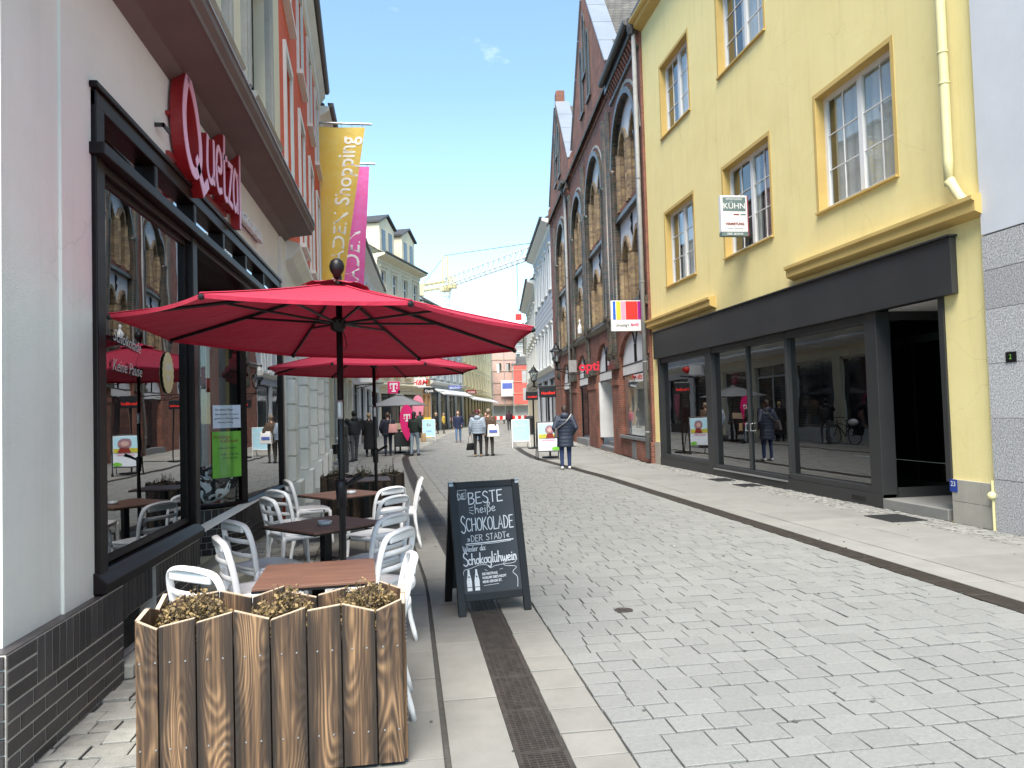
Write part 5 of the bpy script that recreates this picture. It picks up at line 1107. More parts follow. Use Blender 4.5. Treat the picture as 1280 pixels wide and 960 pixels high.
# umbrellas
def umbrella(name, label, c, Rr, zr, za, th, tilt, m, group, ns=8, pole_r=.022, sleeve=True):
    o = root(name, label, 'umbrella', (c[0], c[1], 0), 0, group); tx, ty = tilt
    dz = lambda x, y: tx*x+ty*y
    def rim(k):                                  # k in rib units
        i = int(math.floor(k)); t = k-i; a = th+2*math.pi*i/ns; b = th+2*math.pi*(i+1)/ns
        return Vector((math.cos(a), math.sin(a)))*(1-t)+Vector((math.cos(b), math.sin(b)))*t, t
    vs = []; nr = 8; na = ns*6; r_in = .06
    for j in range(nr+1):
        f = r_in+(1-r_in)*j/nr
        for q in range(na):
            d, t = rim(q/6); sag = 4*t*(1-t); d = d*(1-.035*sag*f*f)
            x, y = d.x*Rr*f, d.y*Rr*f; z = za+(zr-za)*f-.012*math.sin(math.pi*f)-.02*sag*f*(1-.6*f)
            vs.append((x, y, z+dz(x, y)))
    fs = [(j*na+q, j*na+(q+1) % na, (j+1)*na+(q+1) % na, (j+1)*na+q) for j in range(nr) for q in range(na)]
    can = MB().add(vs, fs).build('canopy', m, o)
    for p in can.data.polygons: p.use_smooth = True
    # hem and vent cap
    hem = []; 
    for q in range(na):
        v = vs[nr*na+q]; hem += [v, (v[0]*.998, v[1]*.998, v[2]-.022)]
    MB().add(hem, [(2*q, 2*((q+1) % na), 2*((q+1) % na)+1, 2*q+1) for q in range(na)]).build('hem', m, can)
    cap = []
    for j in range(4):
        f = .02+.15*j/3
        for q in range(na):
            d, t = rim(q/6); sc = 1+.06*math.cos(2*math.pi*t)*(j == 3); x, y = d.x*Rr*f*sc, d.y*Rr*f*sc
            cap.append((x, y, za+.022+(zr-za)*f*.88-(.012*math.cos(2*math.pi*t) if j == 3 else 0)+dz(x, y)))
    MB().add(cap, [(j*na+q, j*na+(q+1) % na, (j+1)*na+(q+1) % na, (j+1)*na+q) for j in range(3) for q in range(na)]).build('vent_cap', m, can, True)
    for k in range(ns):                          # stitched seams over the ribs
        a = th+2*math.pi*k/ns; d = Vector((math.cos(a), math.sin(a))); e = lambda f: (d.x*Rr*f, d.y*Rr*f, za+(zr-za)*f-.012*math.sin(math.pi*f)+.004+dz(d.x*Rr*f, d.y*Rr*f))
        MB().tube([e(q/8) for q in range(1, 9)], .009, 4, ab=(1.2, .5)).build('seam', m, can)
    hz_ = zr+.06-(.30 if za-zr > .3 else .2)*0-.02
    hub = za-(za-zr)*.62
    for k in range(ns):
        a = th+2*math.pi*k/ns; d = Vector((math.cos(a), math.sin(a)))
        e = lambda f, z: (d.x*Rr*f, d.y*Rr*f, z+dz(d.x*Rr*f, d.y*Rr*f))
        rb = MB().tube([e(.04, za-.05), e(.5, za+(zr-za)*.5-.03), e(1.0, zr-.012)], .0105, 6, ab=(.8, 1.2)).build('rib', m_blackm, o)
        MB().tube([e(.035, hub-.06), e(.52, za+(zr-za)*.52-.035)], .009, 6).build('strut', m_blackm, rb)
        MB().ball(e(.995, zr-.015), .018, 8, 6).build('rib_tip', m_blackm, rb)
    MB().tube([(0, 0, .04), (tx*-.2, ty*-.2, za+.05)], pole_r, 14).build('pole', m_blackm, o, True)
    MB().lathe([(.03, za-.10), (.055, za-.09), (.055, za-.03), (.03, za-.02)], 12).build('top_hub', m_blackm, o)
    MB().lathe([(.028, hub-.12), (.05, hub-.10), (.055, hub-.04), (.03, hub-.02)], 12).build('runner', m_blackm, o)
    MB().lathe([(.02, za+.03), (.03, za+.06), (.046, za+.085), (.052, za+.115), (.042, za+.15), (.02, za+.168), (.001, za+.172)], 14).build('finial', m_blackm, o, True)
    if sleeve:
        MB().lathe([(.024, .98), (.034, .985), (.038, 1.12), (.040, 1.165), (.024, 1.17)], 14).build('clamp_collar', m_blackm, o, True)
        MB().tube([(.03, -.0, 1.13), (.15, -.05, 1.20)], [.012, .02], 8).build('clamp_handle', m_blackm, o)
        MB().lathe([(pole_r+.001, 1.58), (pole_r+.003, 1.60), (pole_r+.003, 1.69), (pole_r+.001, 1.71)], 14).build('pole_joint', m_zinc, o, True)
        MB().tube(catmull([(.03, -.03, hub-.1), (.06, -.04, hub-.22), (.02, -.05, hub-.24), (.0, -.03, hub-.14)], 4), .003, 5).build('pull_cord', m_blackm, o)
    MB().lathe([(.24, 0), (.24, .05), (.20, .07), (.04, .075), (.035, .30), (.026, .31)], 24).build('base', m_blackm, o)
    return o
UG = 'red umbrellas of the pavement cafe'
umbrella('cafe_umbrella', 'large red octagonal umbrella over the front cafe tables', (-.444, 5.2), 1.385, 2.165, 2.515, -.426, (-.049, -.039), m_red, UG)
umbrella('cafe_umbrella', 'red umbrella behind the front one, over the rear cafe tables', (-.40, 9.9), 1.38, 2.19, 2.57, -.3, (-.012, -.01), m_red, UG)
umbrella('market_umbrella', 'grey square umbrella over the stand among the people', (-.25, 31.4), 1.50, 1.98, 2.45, R(38), (0, 0), m_gcanv, None, 4, .03, False)
# charred-board planters
def planter(name, label, x0, x1, y0, y1, h, seed, top_lab):
    o = root(name, label, 'planter', ((x0+x1)/2, (y0+y1)/2, 0)); r_ = random.Random(seed); W = x1-x0; D = y1-y0; cx, cy = (x0+x1)/2, (y0+y1)/2
    def board(ax, a, b, fixed, th, za, zb, nm='board'):
        # vertical board between a..b along axis, slanted top za->zb
        c = (a+b)/2
        poly = [(a-c, 0), (b-c, 0), (b-c, zb-.02), (a-c, za-.02)]
        m = MB()
        if ax == 'x': m.prism(poly, -th/2, th/2, 'y'); loc = (c-cx, fixed-cy, .02)
        else: m.prism(poly, -th/2, th/2, 'x'); loc = (fixed-cx, c-cy, .02)
        bo = m.build(nm, m_char, o, bevel=.003, loc=loc)
        t = MB()
        q = [(a-c+.002, za-.0195), (b-c-.002, zb-.0195), (b-c-.002, zb-.017), (a-c+.002, za-.017)]
        if ax == 'x': t.prism(q, -th/2+.001, th/2-.001, 'y')
        else: t.prism(q, -th/2+.001, th/2-.001, 'x')
        t.build('sawn_edge', m_cutw, bo)
        for z in (.15, h-.2):
            for dx in (-.03, .035):
                s_ = MB().lathe([(.004, -.002), (.004, .002)], 8)
                s_.xf(Matrix.Translation((dx, -th/2-.001, z)) @ Matrix.Rotation(R(90), 4, 'X')) if ax == 'x' else s_.xf(Matrix.Translation((th/2+.001, dx, z)) @ Matrix.Rotation(R(90), 4, 'Y'))
                s_.build('screw', m_zinc, bo)
    tops = [(0, -.04), (-.03, .0), (-.02, .015), (.02, -.025), (-.03, .015), (.0, .018), (.02, -.02), (-.02, .025)]
    wid = [.09, .155, .155, .155, .155, .15, .15, .12]; k = W/sum(wid); wid = [v*k for v in wid]
    for yy, s in ((y0, 0), (y1, 4)):
        x = x0
        for i, v in enumerate(wid): a, b = tops[(i+s) % 8]; board('x', x+.003, x+v-.003, yy, .022, h+a, h+b); x += v
    for xx in (x0, x1):
        y = y0+.012; n = 3; d = (D-.024)/n
        for i in range(n): a, b = tops[(i+5) % 8]; board('y', y+.003, y+d-.003, xx, .022, h+a, h+b); y += d
    MB().box(-W/2+.02, W/2-.02, -D/2+.02, D/2-.02, .05, h-.16).build('soil', m_soil, o)
    MB().box(-W/2+.03, W/2-.03, -D/2+.03, D/2-.03, 0, .05).build('foot', m_black, o)
    return o
def shrub(name, label, c, rad, h, n, seed, m=None, grp=None):
    o = root(name, label, 'plant', c, 0, grp); r_ = random.Random(seed); lf = MB(); tw = MB()
    for k in range(n):
        a = r_.uniform(0, 2*math.pi); t = r_.random()**.5; e = Vector((math.cos(a)*rad[0]*t, math.sin(a)*rad[1]*t, h*(.35+.75*r_.random())*(1-.45*t*t)))
        b = Vector((e.x*.3, e.y*.3, -.02)); mid = (b+e)/2+Vector((r_.uniform(-.02, .02), r_.uniform(-.02, .02), .02)); tw.tube([b, mid, e], [.003, .0025, .0015], 4)
        for j in range(16):
            f = .35+.65*r_.random(); p = b.lerp(e, f)+Vector((r_.gauss(0, .013), r_.gauss(0, .013), r_.gauss(0, .012))); s_ = r_.uniform(.006, .014)
            u = Vector((r_.gauss(0, 1), r_.gauss(0, 1), r_.gauss(0, 1))).normalized(); v = u.orthogonal().normalized()
            lf.quad(p-u*s_, p+v*s_*.6, p+u*s_, p-v*s_*.6)
    lf.build('foliage', m or m_dry, o, kind='stuff'); tw.build('twigs', m_twig, o, kind='stuff')
    return o
planter('wooden_planter', 'charred upright board planter with zigzag top in the foreground', -1.19, -.035, 3.50, 3.92, .725, 1, '')
for k, (x, y, rx, ry, n, lab) in enumerate(((-1.02, 3.78, .17, .12, 190, 'dry golden heath tuft at the left end of the front planter'), (-.60, 3.75, .14, .11, 130, 'dry golden heath tuft in the middle of the front planter'), (-.20, 3.77, .16, .12, 190, 'dry golden heath tuft at the kerb end of the front planter'))):
    shrub('dry_shrub', lab, (x, y-.04, .565), (rx, ry), .23, n, k+5, None, 'dry tufts in the planters')
planter('wooden_planter', 'charred board planter closing the rear end of the cafe', -1.25, -.05, 11.2, 11.6, .72, 9, '')
for k, (x, lab) in enumerate(((-1.05, 'dry brown tuft at the wall end of the rear planter'), (-.65, 'dry brown tuft in the middle of the rear planter'), (-.25, 'dry brown tuft at the kerb end of the rear planter'))):
    shrub('dry_shrub', lab, (x, 11.4, .56), (.15, .12), .30, 80, k+25, None, 'dry tufts in the planters')
# ------------------------------------------------------------------ chalkboard
CBx = root('chalkboard', 'black A-frame chalkboard with white handwritten chocolate advert beside the drain', 'chalkboard', (.675, 5.93, 0), R(9))
lean = math.atan2(.27, 1.03); Lb = 1.065; Wb = .60
Mf = Matrix(((1, 0, 0, 0), (0, math.sin(lean), -math.cos(lean), 0), (0, math.cos(lean), math.sin(lean), 0), (0, 0, 0, 1)))   # (u, v up the board, n outwards)
def onb(mb): return mb.xf(Mf)
hw = Wb/2
f = onb(MB().box(-hw, -hw+.06, 0, Lb, -.03, .0)); f.build('stile', m_blackm, CBx, bevel=.004); onb(MB().box(hw-.06, hw, 0, Lb, -.03, .0)).build('stile', m_blackm, CBx, bevel=.004)
onb(MB().box(-hw+.06, hw-.06, Lb-.055, Lb-.001, -.029, -.001)).build('rail', m_blackm, CBx, bevel=.004); onb(MB().box(-hw+.06, hw-.06, .11, .17, -.029, -.001)).build('rail', m_blackm, CBx, bevel=.004)
pan = onb(MB().box(-hw+.058, hw-.058, .165, Lb-.05, -.022, -.010)).build('writing_panel', m_chalkb, CBx)
Mr = Matrix(((1, 0, 0, 0), (0, -math.sin(lean), math.cos(lean), .56), (0, math.cos(lean), math.sin(lean), 0), (0, 0, 0, 1)))
for s in (-1, 1): MB().box(s*hw-(.06 if s > 0 else 0), s*hw+(.06 if s < 0 else 0), 0, Lb, -.03, 0).xf(Mr).build('rear_stile', m_blackm, CBx)
MB().box(-hw+.06, hw-.06, .12, Lb-.01, -.025, -.012).xf(Mr).build('rear_panel', m_chalkb, CBx)
for s in (-1, 1): onb(MB().box(s*hw-.035*(s > 0)-.0, s*hw+.035*(s < 0), Lb-.035, Lb+.004, -.032, .004)).build('corner_clip', m_zinc, CBx)
GLY = {
'A': (.55, [[(0, 0), (.28, 1), (.55, 0)], [(.1, .34), (.46, .36)]]), 'B': (.5, [[(.02, 0), (.03, 1)], 'c', [(.03, 1), (.38, .95), (.42, .74), (.26, .55), (.04, .52)], 'c', [(.04, .52), (.42, .46), (.5, .24), (.34, .03), (.02, 0)]]),
'C': (.5, ['c', [(.5, .86), (.36, 1), (.12, .9), (0, .5), (.12, .1), (.34, 0), (.5, .14)]]), 'D': (.52, [[(.02, 0), (.03, 1)], 'c', [(.0, 1), (.3, .93), (.5, .55), (.32, .08), (0, 0)]]),
'E': (.44, [[(.44, 1), (.02, .98), (0, 0), (.44, .02)], [(.01, .52), (.36, .54)]]), 'H': (.48, [[(0, 0), (.02, 1)], [(.46, 0), (.48, 1)], [(.01, .48), (.47, .52)]]), 'I': (.1, [[(.05, 0), (.06, 1)]]),
'K': (.46, [[(0, 0), (.02, 1)], [(.44, 1), (.02, .46), (.46, 0)]]), 'L': (.4, [[(.02, 1), (0, 0), (.4, .02)]]), 'O': (.54, ['c', [(.27, 1), (.06, .82), (0, .5), (.07, .14), (.27, 0), (.47, .15), (.54, .5), (.46, .85), (.27, 1)]]),
'R': (.48, [[(0, 0), (.02, 1)], 'c', [(.02, 1), (.38, .95), (.44, .74), (.28, .54), (.02, .5)], [(.2, .5), (.48, 0)]]), 'S': (.46, ['c', [(.44, .86), (.26, 1), (.06, .88), (.06, .68), (.26, .52), (.42, .36), (.42, .14), (.22, 0), (0, .12)]]),
'T': (.48, [[(0, .98), (.48, 1)], [(.24, 1), (.23, 0)]]), 'W': (.75, ['c', [(0, .95), (.06, .35), (.2, 0), (.34, .35), (.37, .7), (.42, .35), (.55, 0), (.7, .4), (.74, 1)]]),
'a': (.4, ['c', [(.36, .42), (.2, .5), (.04, .36), (.02, .14), (.15, 0), (.3, .1), (.36, .46), (.36, .1), (.42, .0)]]), 'd': (.42, ['c', [(.34, .42), (.18, .5), (.03, .34), (.03, .12), (.16, 0), (.3, .12), (.36, .5), (.37, 1), (.36, .1), (.42, 0)]]),
'e': (.38, ['c', [(.03, .24), (.26, .28), (.32, .4), (.2, .5), (.05, .4), (.02, .16), (.14, 0), (.38, .08)]]), 'g': (.4, ['c', [(.36, .42), (.18, .5), (.03, .34), (.05, .1), (.2, .02), (.34, .16), (.36, .48), (.34, -.2), (.18, -.42), (.02, -.28)]]),
'h': (.4, ['c', [(.04, 1), (.03, .5), (.02, 0)], 'c', [(.03, .28), (.16, .5), (.3, .46), (.32, .2), (.38, 0)]]), 'i': (.14, [[(.06, .5), (.06, 0)], [(.07, .68), (.075, .72)]]), 'k': (.38, [[(.04, 1), (.03, 0)], [(.34, .52), (.05, .22), (.36, 0)]]),
'l': (.16, ['c', [(.06, 1), (.05, .3), (.08, .03), (.16, .04)]]), 'n': (.38, ['c', [(.03, .5), (.04, .2), (.03, 0)], 'c', [(.04, .3), (.17, .5), (.3, .42), (.32, .1), (.36, 0)]]), 'o': (.38, ['c', [(.18, .5), (.03, .36), (.03, .12), (.18, 0), (.34, .12), (.34, .36), (.18, .5), (.3, .48), (.4, .5)]]),
'r': (.28, ['c', [(.04, .5), (.05, .2), (.04, 0)], 'c', [(.05, .28), (.14, .46), (.28, .5)]]), 'c': (.34, ['c', [(.32, .42), (.18, .5), (.04, .36), (.03, .14), (.16, 0), (.34, .08)]]), 'ü': (.42, ['c', [(.03, .5), (.03, .15), (.14, 0), (.28, .12), (.34, .5), (.34, .1), (.42, 0)], [(.10, .66), (.105, .72)], [(.26, .67), (.265, .73)]]),
'w': (.55, ['c', [(.02, .5), (.06, .12), (.14, 0), (.24, .2), (.27, .42), (.3, .15), (.4, 0), (.5, .2), (.52, .5)]]), 'ß': (.4, ['c', [(.02, -.3), (.06, .4), (.1, .85), (.24, 1), (.34, .85), (.2, .58), (.36, .34), (.34, .08), (.18, 0)]]),
':': (.14, [[(.06, .42), (.065, .46)], [(.06, .04), (.065, .08)]]), ' ': (.3, []), '»': (.4, [[(0, .6), (.16, .35), (0, .1)], [(.18, .6), (.34, .35), (.18, .1)]]), '«': (.4, [[(.16, .6), (0, .35), (.16, .1)], [(.34, .6), (.18, .35), (.34, .1)]]),
'.': (.1, [[(.04, 0), (.045, .03)]])}
pw, ph = Wb-.116, Lb-.05-.165
def chalk(txt, u0, u1, v0, v1, wd, gap=.16, slope=0, par=pan, first_big=1.0):
    Wt = sum(GLY[c][0]+gap for c in txt)-gap; sx = (u1-u0)*pw/Wt; sy = (v1-v0)*ph; x = 0; mb = MB()
    for i, ch in enumerate(txt):
        g, curve = GLY[ch], False; fb = first_big if i == 0 else 1
        for it in g[1]:
            if it == 'c': curve = True; continue
            pts = cm2(it, 5) if curve else it; curve = False
            q = []
            for a, b in pts:
                U = -pw/2+u0*pw+(x+a*(1 if fb == 1 else 1.1))*sx; V = .165+v0*ph+b*sy*fb-(fb-1)*.35*sy+slope*(U); q.append((U, V))
            ribbon(mb, q, wd, -.0095, -.0085)
        x += g[0]+gap
    onb(mb).build('chalk_word', m_chalk, par)
chalk('DIE', .02, .15, .905, .965, .004, slope=.08); chalk('BESTE', .20, .80, .845, .955, .0085, slope=.05); chalk('heiße', .30, .66, .755, .845, .0055, .1, .07)
chalk('SCHOKOLADE', .04, .95, .585, .705, .0075, .15, .02, first_big=1.35); chalk('»DER STADT«', .13, .86, .487, .545, .0045, .16, .04)
chalk('Wieder da:', .04, .43, .398, .455, .0045, .07, .03); chalk('Schokoglühwein', .03, .95, .275, .375, .0085, .07, .03, first_big=1.25)
def chalkline(pts, wd, c=True):
    mb = MB(); q = [(-pw/2+u*pw, .165+v*ph) for u, v in pts]; ribbon(mb, cm2(q, 6) if c else q, wd, -.0095, -.0086); onb(mb).build('chalk_line', m_chalk, pan)
for pts in ([(.0, .90), (.03, .975), (.17, .98), (.165, .90), (.0, .892)],): chalkline(pts, .0025, False)
for k in range(3): chalkline([(.20, .80-.02*k), (.27, .80-.025*k+.01*(1-k))], .0035, False)
chalkline([(.10, .462), (.5, .466), (.92, .478)], .008, False); chalkline([(.12, .448), (.6, .454), (.88, .466)], .004, False)
chalkline([(.0, .16), (.03, .22), (.14, .235), (.3, .26), (.42, .255), (.48, .225), (.55, .24), (.7, .25), (.88, .255), (.93, .275), (.85, .285), (.72, .262), (.74, .235), (.88, .225), (.93, .21), (.86, .17), (.93, .12), (.92, .03)], .0035)
for u in (.10, .23):
    bt = [(u-.04, .03), (u+.04, .03), (u+.042, .12), (u+.018, .19), (u+.016, .225), (u-.016, .225), (u-.018, .19), (u-.042, .12)]
    q = [(-pw/2+a*pw, .165+b*ph) for a, b in bt]; bo = onb(MB().prism(q, -.0095, -.0088, 'z')).build('chalk_bottle', m_chalk, pan)
    onb(MB().box(-pw/2+(u-.042)*pw, -pw/2+(u+.042)*pw, .165+.06*ph, .165+.066*ph, -.0087, -.0084)).build('bottle_band', m_chalkb, bo); onb(MB().box(-pw/2+(u-.012)*pw, -pw/2+(u+.012)*pw, .165+.15*ph, .165+.165*ph, -.0087, -.0084)).build('bottle_mark', m_chalkb, bo)
for k, ln in enumerate(('DIE NEUTRALE.', "WARUM? DIES'S NICHT", 'MEHR GENUSS IST.')):
    M_ = Mf @ Matrix.Translation((-pw/2+.325*pw, .165+(.172-.036*k)*ph, -.0086)) @ Matrix.Rotation(.03, 4, 'Z')
    text(ln, .027, m_chalk, pan, M_, 'chalk_word', .0003, 'LEFT', .0008, sx=.72)
chalkline([(.34, .068), (.6, .075)], .0025, False); chalkline([(.38, .215), (.42, .20)], .003, False); chalkline([(.64, .205), (.69, .21)], .003, False)
# ------------------------------------------------------------------ people
def cloth(name, c, rough=.85, c2=None): return mat(name, c, c2 or [v*.75 for v in c], scale=14, rough=rough, bump=.3, bscale=60)
def person(label, x, y, face_, h=1.68, coat=(.05, .05, .06), legs=(.03, .035, .05), hair=(.03, .02, .015), hair_len=.12, coat_len=.0, hat=None, shoe=(.03, .03, .03), stride=.12, armL='down', armR='down', puff=0, wide=1.0, dress=False, group='people in the street'):
    o = root('person', label, 'person', (x, y, 0), R(face_), group); k = h/1.70
    hip, kn, an = .90, .49, .09; sh = 1.40
    L_, R_ = -1, 1
    def leg(s):
        dy = stride*s; return Vector((s*.095, 0, hip)), Vector((s*.10, dy*.55+.02, kn)), Vector((s*.10, dy, an))
    def arm(s, mode):
        S_ = Vector((s*.185*wide, 0, sh-.02))
        if mode == 'down': return S_, S_+Vector((s*.05, -.03, -.28)), S_+Vector((s*.055, .04, -.53))
        if mode == 'bag': return S_, S_+Vector((s*.07, -.02, -.27)), S_+Vector((s*.09, .06, -.52))
        if mode == 'pocket': return S_, S_+Vector((s*.10, -.08, -.27)), S_+Vector((s*.02, .10, -.46))
        if mode == 'up': return S_, S_+Vector((s*.12, .14, -.14)), S_+Vector((s*-.02, .24, .06))
        if mode == 'fwd': return S_, S_+Vector((s*.07, .08, -.25)), S_+Vector((s*.0, .30, -.22))
    body = MB(); body.ball((0, .012, 1.60), (.076, .093, .112), 14, 10); body.cap((0, .0, 1.44), (0, .005, 1.55), .055, .05)
    body.cap((0, .095, 1.595), (0, .112, 1.585), .012, .014, 8); body.ball((0, .075, 1.545), (.042, .03, .03), 8, 6)
    for s in (-1, 1): body.ball((s*.078, .0, 1.60), (.012, .022, .03), 8, 6); body.ball((s*.03, .088, 1.622), (.014, .01, .009), 6, 4)
    body.cap((0, 0, 1.0), (0, 0, 1.36), .10, .11); body.cap((-.15*wide, 0, 1.38), (.15*wide, 0, 1.38), .05, .05)
    tr_ = MB(); sv = MB(); hem = hip-coat_len
    for s, md in ((-1, armL), (1, armR)):
        a, b, c = leg(s); body.cap(a, b, .06, .045).cap(b, c, .045, .035); tr_.cap(a, b, .098, .068).cap(b, c+Vector((0, 0, .02)), .068, .052 if not dress else .05)
        S_, E_, W_ = arm(s, md); body.cap(S_, E_, .035, .03).cap(E_, W_, .03, .024); d = (W_-E_).normalized()
        pm = W_+d*.055; body.cap(W_, pm, .022, .03); side = d.orthogonal().normalized()
        sd_ = Vector((0, 1, 0)) if abs(d.y) < .7 else Vector((1, 0, 0))
        for q in range(4): f0 = pm+sd_*(.027-.018*q); body.cap(f0, f0+d*(.055-.006*abs(q-1.4))+Vector((-s*.012, .006, 0)), .0095, .0085, 6)
        body.cap(W_+d*.02+sd_*.025, W_+d*.055+sd_*.05, .011, .009, 6)
        sv.cap(S_, E_, .072*(1+.15*bool(puff)), .056*(1+.15*bool(puff))).cap(E_, W_-d*.015, .056*(1+.15*bool(puff)), .043)
    body.build('body', m_skin, o, remesh=.012)
    tr_.cap((-.05, 0, hip), (.05, 0, hip), .12, .12); tr_.build('trousers', cloth('trousers', legs), o, remesh=.02)
    # coat: lofted rings, quilted when puff
    rings = []; z = hem; n = 18; top = 1.44
    m_ = int((top-hem)/.025)
    for i in range(m_+1):
        z = hem+(top-hem)*i/m_; t = (z-.9)/.54
        if z < .9: rx, ry = .195+.05*(.9-z), .145+.05*(.9-z)
        else: rx = .185+.028*math.sin(max(0, min(1, t))*math.pi*.9); ry = .14+.012*math.sin(min(1, t)*math.pi)
        if z > 1.32: f = (1.44-z)/.12; rx *= .36+.64*max(0, f)**.55; ry *= .45+.55*max(0, f)**.6
        rx *= wide
        if puff: q = .012*abs(math.sin(math.pi*(z-hem)/puff))-.002; rx += q; ry += q
        rings.append((rx, ry, z))
    vs = []
    for rx, ry, z in rings:
        for q in range(20): a = 2*math.pi*q/20; vs.append((rx*math.cos(a), ry*math.sin(a), z))
    fs = [(i*20+q, i*20+(q+1) % 20, (i+1)*20+(q+1) % 20, (i+1)*20+q) for i in range(len(rings)-1) for q in range(20)]+[tuple(range(19, -1, -1)), tuple((len(rings)-1)*20+q for q in range(20))]
    ct = cloth('coat', coat, .55 if puff else .85)
    sv.add(vs, fs); sv.cap((-.06, -.01, 1.44), (.06, -.01, 1.44), .045, .045)
    if puff: sv.ball((0, -.10, 1.44), (.12, .07, .09), 12, 8)
    sv.build('coat', ct, o, remesh=.016)
    for s in (-1, 1):
        a, b, c = leg(s); MB().cap((c.x, c.y-.04, .05), (c.x, c.y+.14, .04), .046, .038).build('shoe', cloth('shoe', shoe, .6), o, remesh=.014)
    hm = MB(); hm.ball((0, -.012, 1.625), (.088, .100, .105), 14, 10)
    hm.v = [(a, b if not (b > .05 and c < 1.66) else .05, c) for a, b, c in hm.v]
    if hair_len > .05: hm.cap((0, -.05, 1.58), (0, -.06, 1.58-hair_len), .075, .05)
    hm.build('hair', cloth('hair', hair, .6), o, remesh=.014)
    if hat:
        MB().ball((0, 0, 1.665), (.098, .112, .085), 14, 8).lathe([(.10, 1.62), (.106, 1.63), (.106, 1.665), (.10, 1.67)], 16).build('hat', cloth('hat', hat), o, remesh=.014)
    o.scale = (k, k, k); return o
def handbag(name, label, loc, rz, sz, m, strap=None):
    o = root(name, label, 'bag', loc, R(rz)); w_, d_, h_ = sz
    MB().add([(-w_/2, -d_/2, 0), (w_/2, -d_/2, 0), (w_/2, d_/2, 0), (-w_/2, d_/2, 0), (-w_*.4, -d_*.25, h_), (w_*.4, -d_*.25, h_), (w_*.4, d_*.25, h_), (-w_*.4, d_*.25, h_)], [(0, 3, 2, 1), (4, 5, 6, 7), (0, 1, 5, 4), (1, 2, 6, 5), (2, 3, 7, 6), (3, 0, 4, 7)]).build('bag_body', m, o, True, bevel=.02)
    if strap: MB().tube(catmull(strap, 5), .010, 6, ab=(1.6, .4)).build('strap', m, o, True)
    return o
person('person in a dark blue hooded quilted coat and jeans standing by the right drain', 4.22, 19.6, -8, 1.70, coat=(.022, .032, .06), legs=(.02, .04, .12), hair=(.035, .018, .015), coat_len=.30, puff=.095, shoe=(.65, .65, .65), stride=.03, armL='pocket', armR='pocket', wide=1.05)
m_bagc = mat('camo_bag', (.05, .045, .05), (.12, .10, .11), scale=20, rough=.7)
b_ = handbag('shoulder_bag', 'dark patterned shoulder bag with pale strap on the quilted coat', (3.97, 19.5, .86), 70, (.30, .10, .26), m_bagc)
MB().tube(catmull([(.02, -.02, .24), (-.02, -.26, .42), (.05, -.40, .62)], 5), .016, 6, ab=(1.6, .4)).build('strap', mat('pale_strap', (.5, .5, .48), rough=.8), b_)
person('person in a pale grey-blue quilted jacket, dark red hat and brown boots', 2.55, 26.7, -12, 1.66, coat=(.30, .36, .44), legs=(.012, .012, .014), hair=(.1, .06, .04), hat=(.10, .015, .03), coat_len=.06, puff=.09, shoe=(.30, .19, .09), stride=.06, armL='bag', wide=1.12)
handbag('handbag', 'black handbag hanging low from the grey-blue jacket wearer', (2.28, 26.72, .25), 20, (.30, .14, .25), m_blackm, [(-.08, 0, .24), (-.05, 0, .5), (0, 0, .62), (.05, 0, .5), (.08, 0, .24)])
person('person in a brown jacket beside the grey-blue jacket, carrying a white bag', 2.98, 26.9, -30, 1.70, coat=(.09, .055, .035), legs=(.06, .055, .045), hair=(.25, .2, .15), hair_len=.0, shoe=(.02, .02, .02), stride=.04, armR='bag', wide=1.08)
wb = handbag('shopping_bag', 'white carrier bag with blue print held by the brown jacket wearer', (3.12, 26.75, .70), 0, (.46, .16, .44), m_white, [(-.1, 0, .42), (-.04, 0, .58), (.04, 0, .58), (.1, 0, .42)])
MB().box(-.16, .14, -.084, -.08, .15, .25).build('print', MATS['print_blue'], wb)
person('person in a navy coat and jeans walking towards the camera', 2.80, 40.3, 172, 1.68, coat=(.012, .02, .06), legs=(.10, .18, .32), hair=(.1, .06, .04), hair_len=.05, coat_len=.12, armL='pocket', shoe=(.2, .13, .08), stride=.10)
person('person in an olive parka with fair hair walking towards the camera', 4.02, 41.0, 185, 1.72, coat=(.06, .07, .035), legs=(.12, .2, .3), hair=(.5, .38, .22), hair_len=.15, coat_len=.10, stride=.14, shoe=(.05, .04, .035))
person('person in a crimson jacket behind the olive parka', 4.75, 44.5, 185, 1.55, coat=(.30, .03, .06), legs=(.05, .06, .09), stride=.1)
person('person in black padded jacket and grey trousers bending over the bicycle', -1.80, 26.7, 20, 1.76, coat=(.012, .013, .016), legs=(.075, .078, .085), hair=(.01, .01, .01), hair_len=.03, stride=.16, armL='up', armR='fwd', puff=.1, wide=1.12)
person('person in long black coat with short fair hair near the stand', -1.42, 29.5, 5, 1.68, coat=(.008, .008, .009), legs=(.008, .008, .009), hair=(.42, .30, .16), hair_len=.04, coat_len=.62, stride=.02)
person('person in dark navy clothes with a pink bag at the stand', -.70, 29.4, 10, 1.68, coat=(.012, .014, .028), legs=(.01, .014, .035), hair=(.09, .06, .04), hair_len=.02, coat_len=.10, stride=.04, armL='pocket', armR='down', wide=1.15)
pb = handbag('shoulder_bag', 'pink shoulder bag on a white strap at the navy-clad back', (-.50, 29.22, .90), 0, (.36, .12, .34), mat('pink_cloth', (.60, .30, .28), (.5, .24, .23), scale=9)); MB().tube([(-.1, -.0, .32), (-.08, .0, .72)], .018, 6, ab=(1.4, .4)).build('strap', m_white, pb)
person('person with long dark hair in a dark green top and pale jeans by the kerb', .32, 28.8, -25, 1.68, coat=(.012, .02, .016), legs=(.22, .28, .34), hair=(.012, .009, .008), hair_len=.30, stride=.10, armL='fwd', armR='pocket')
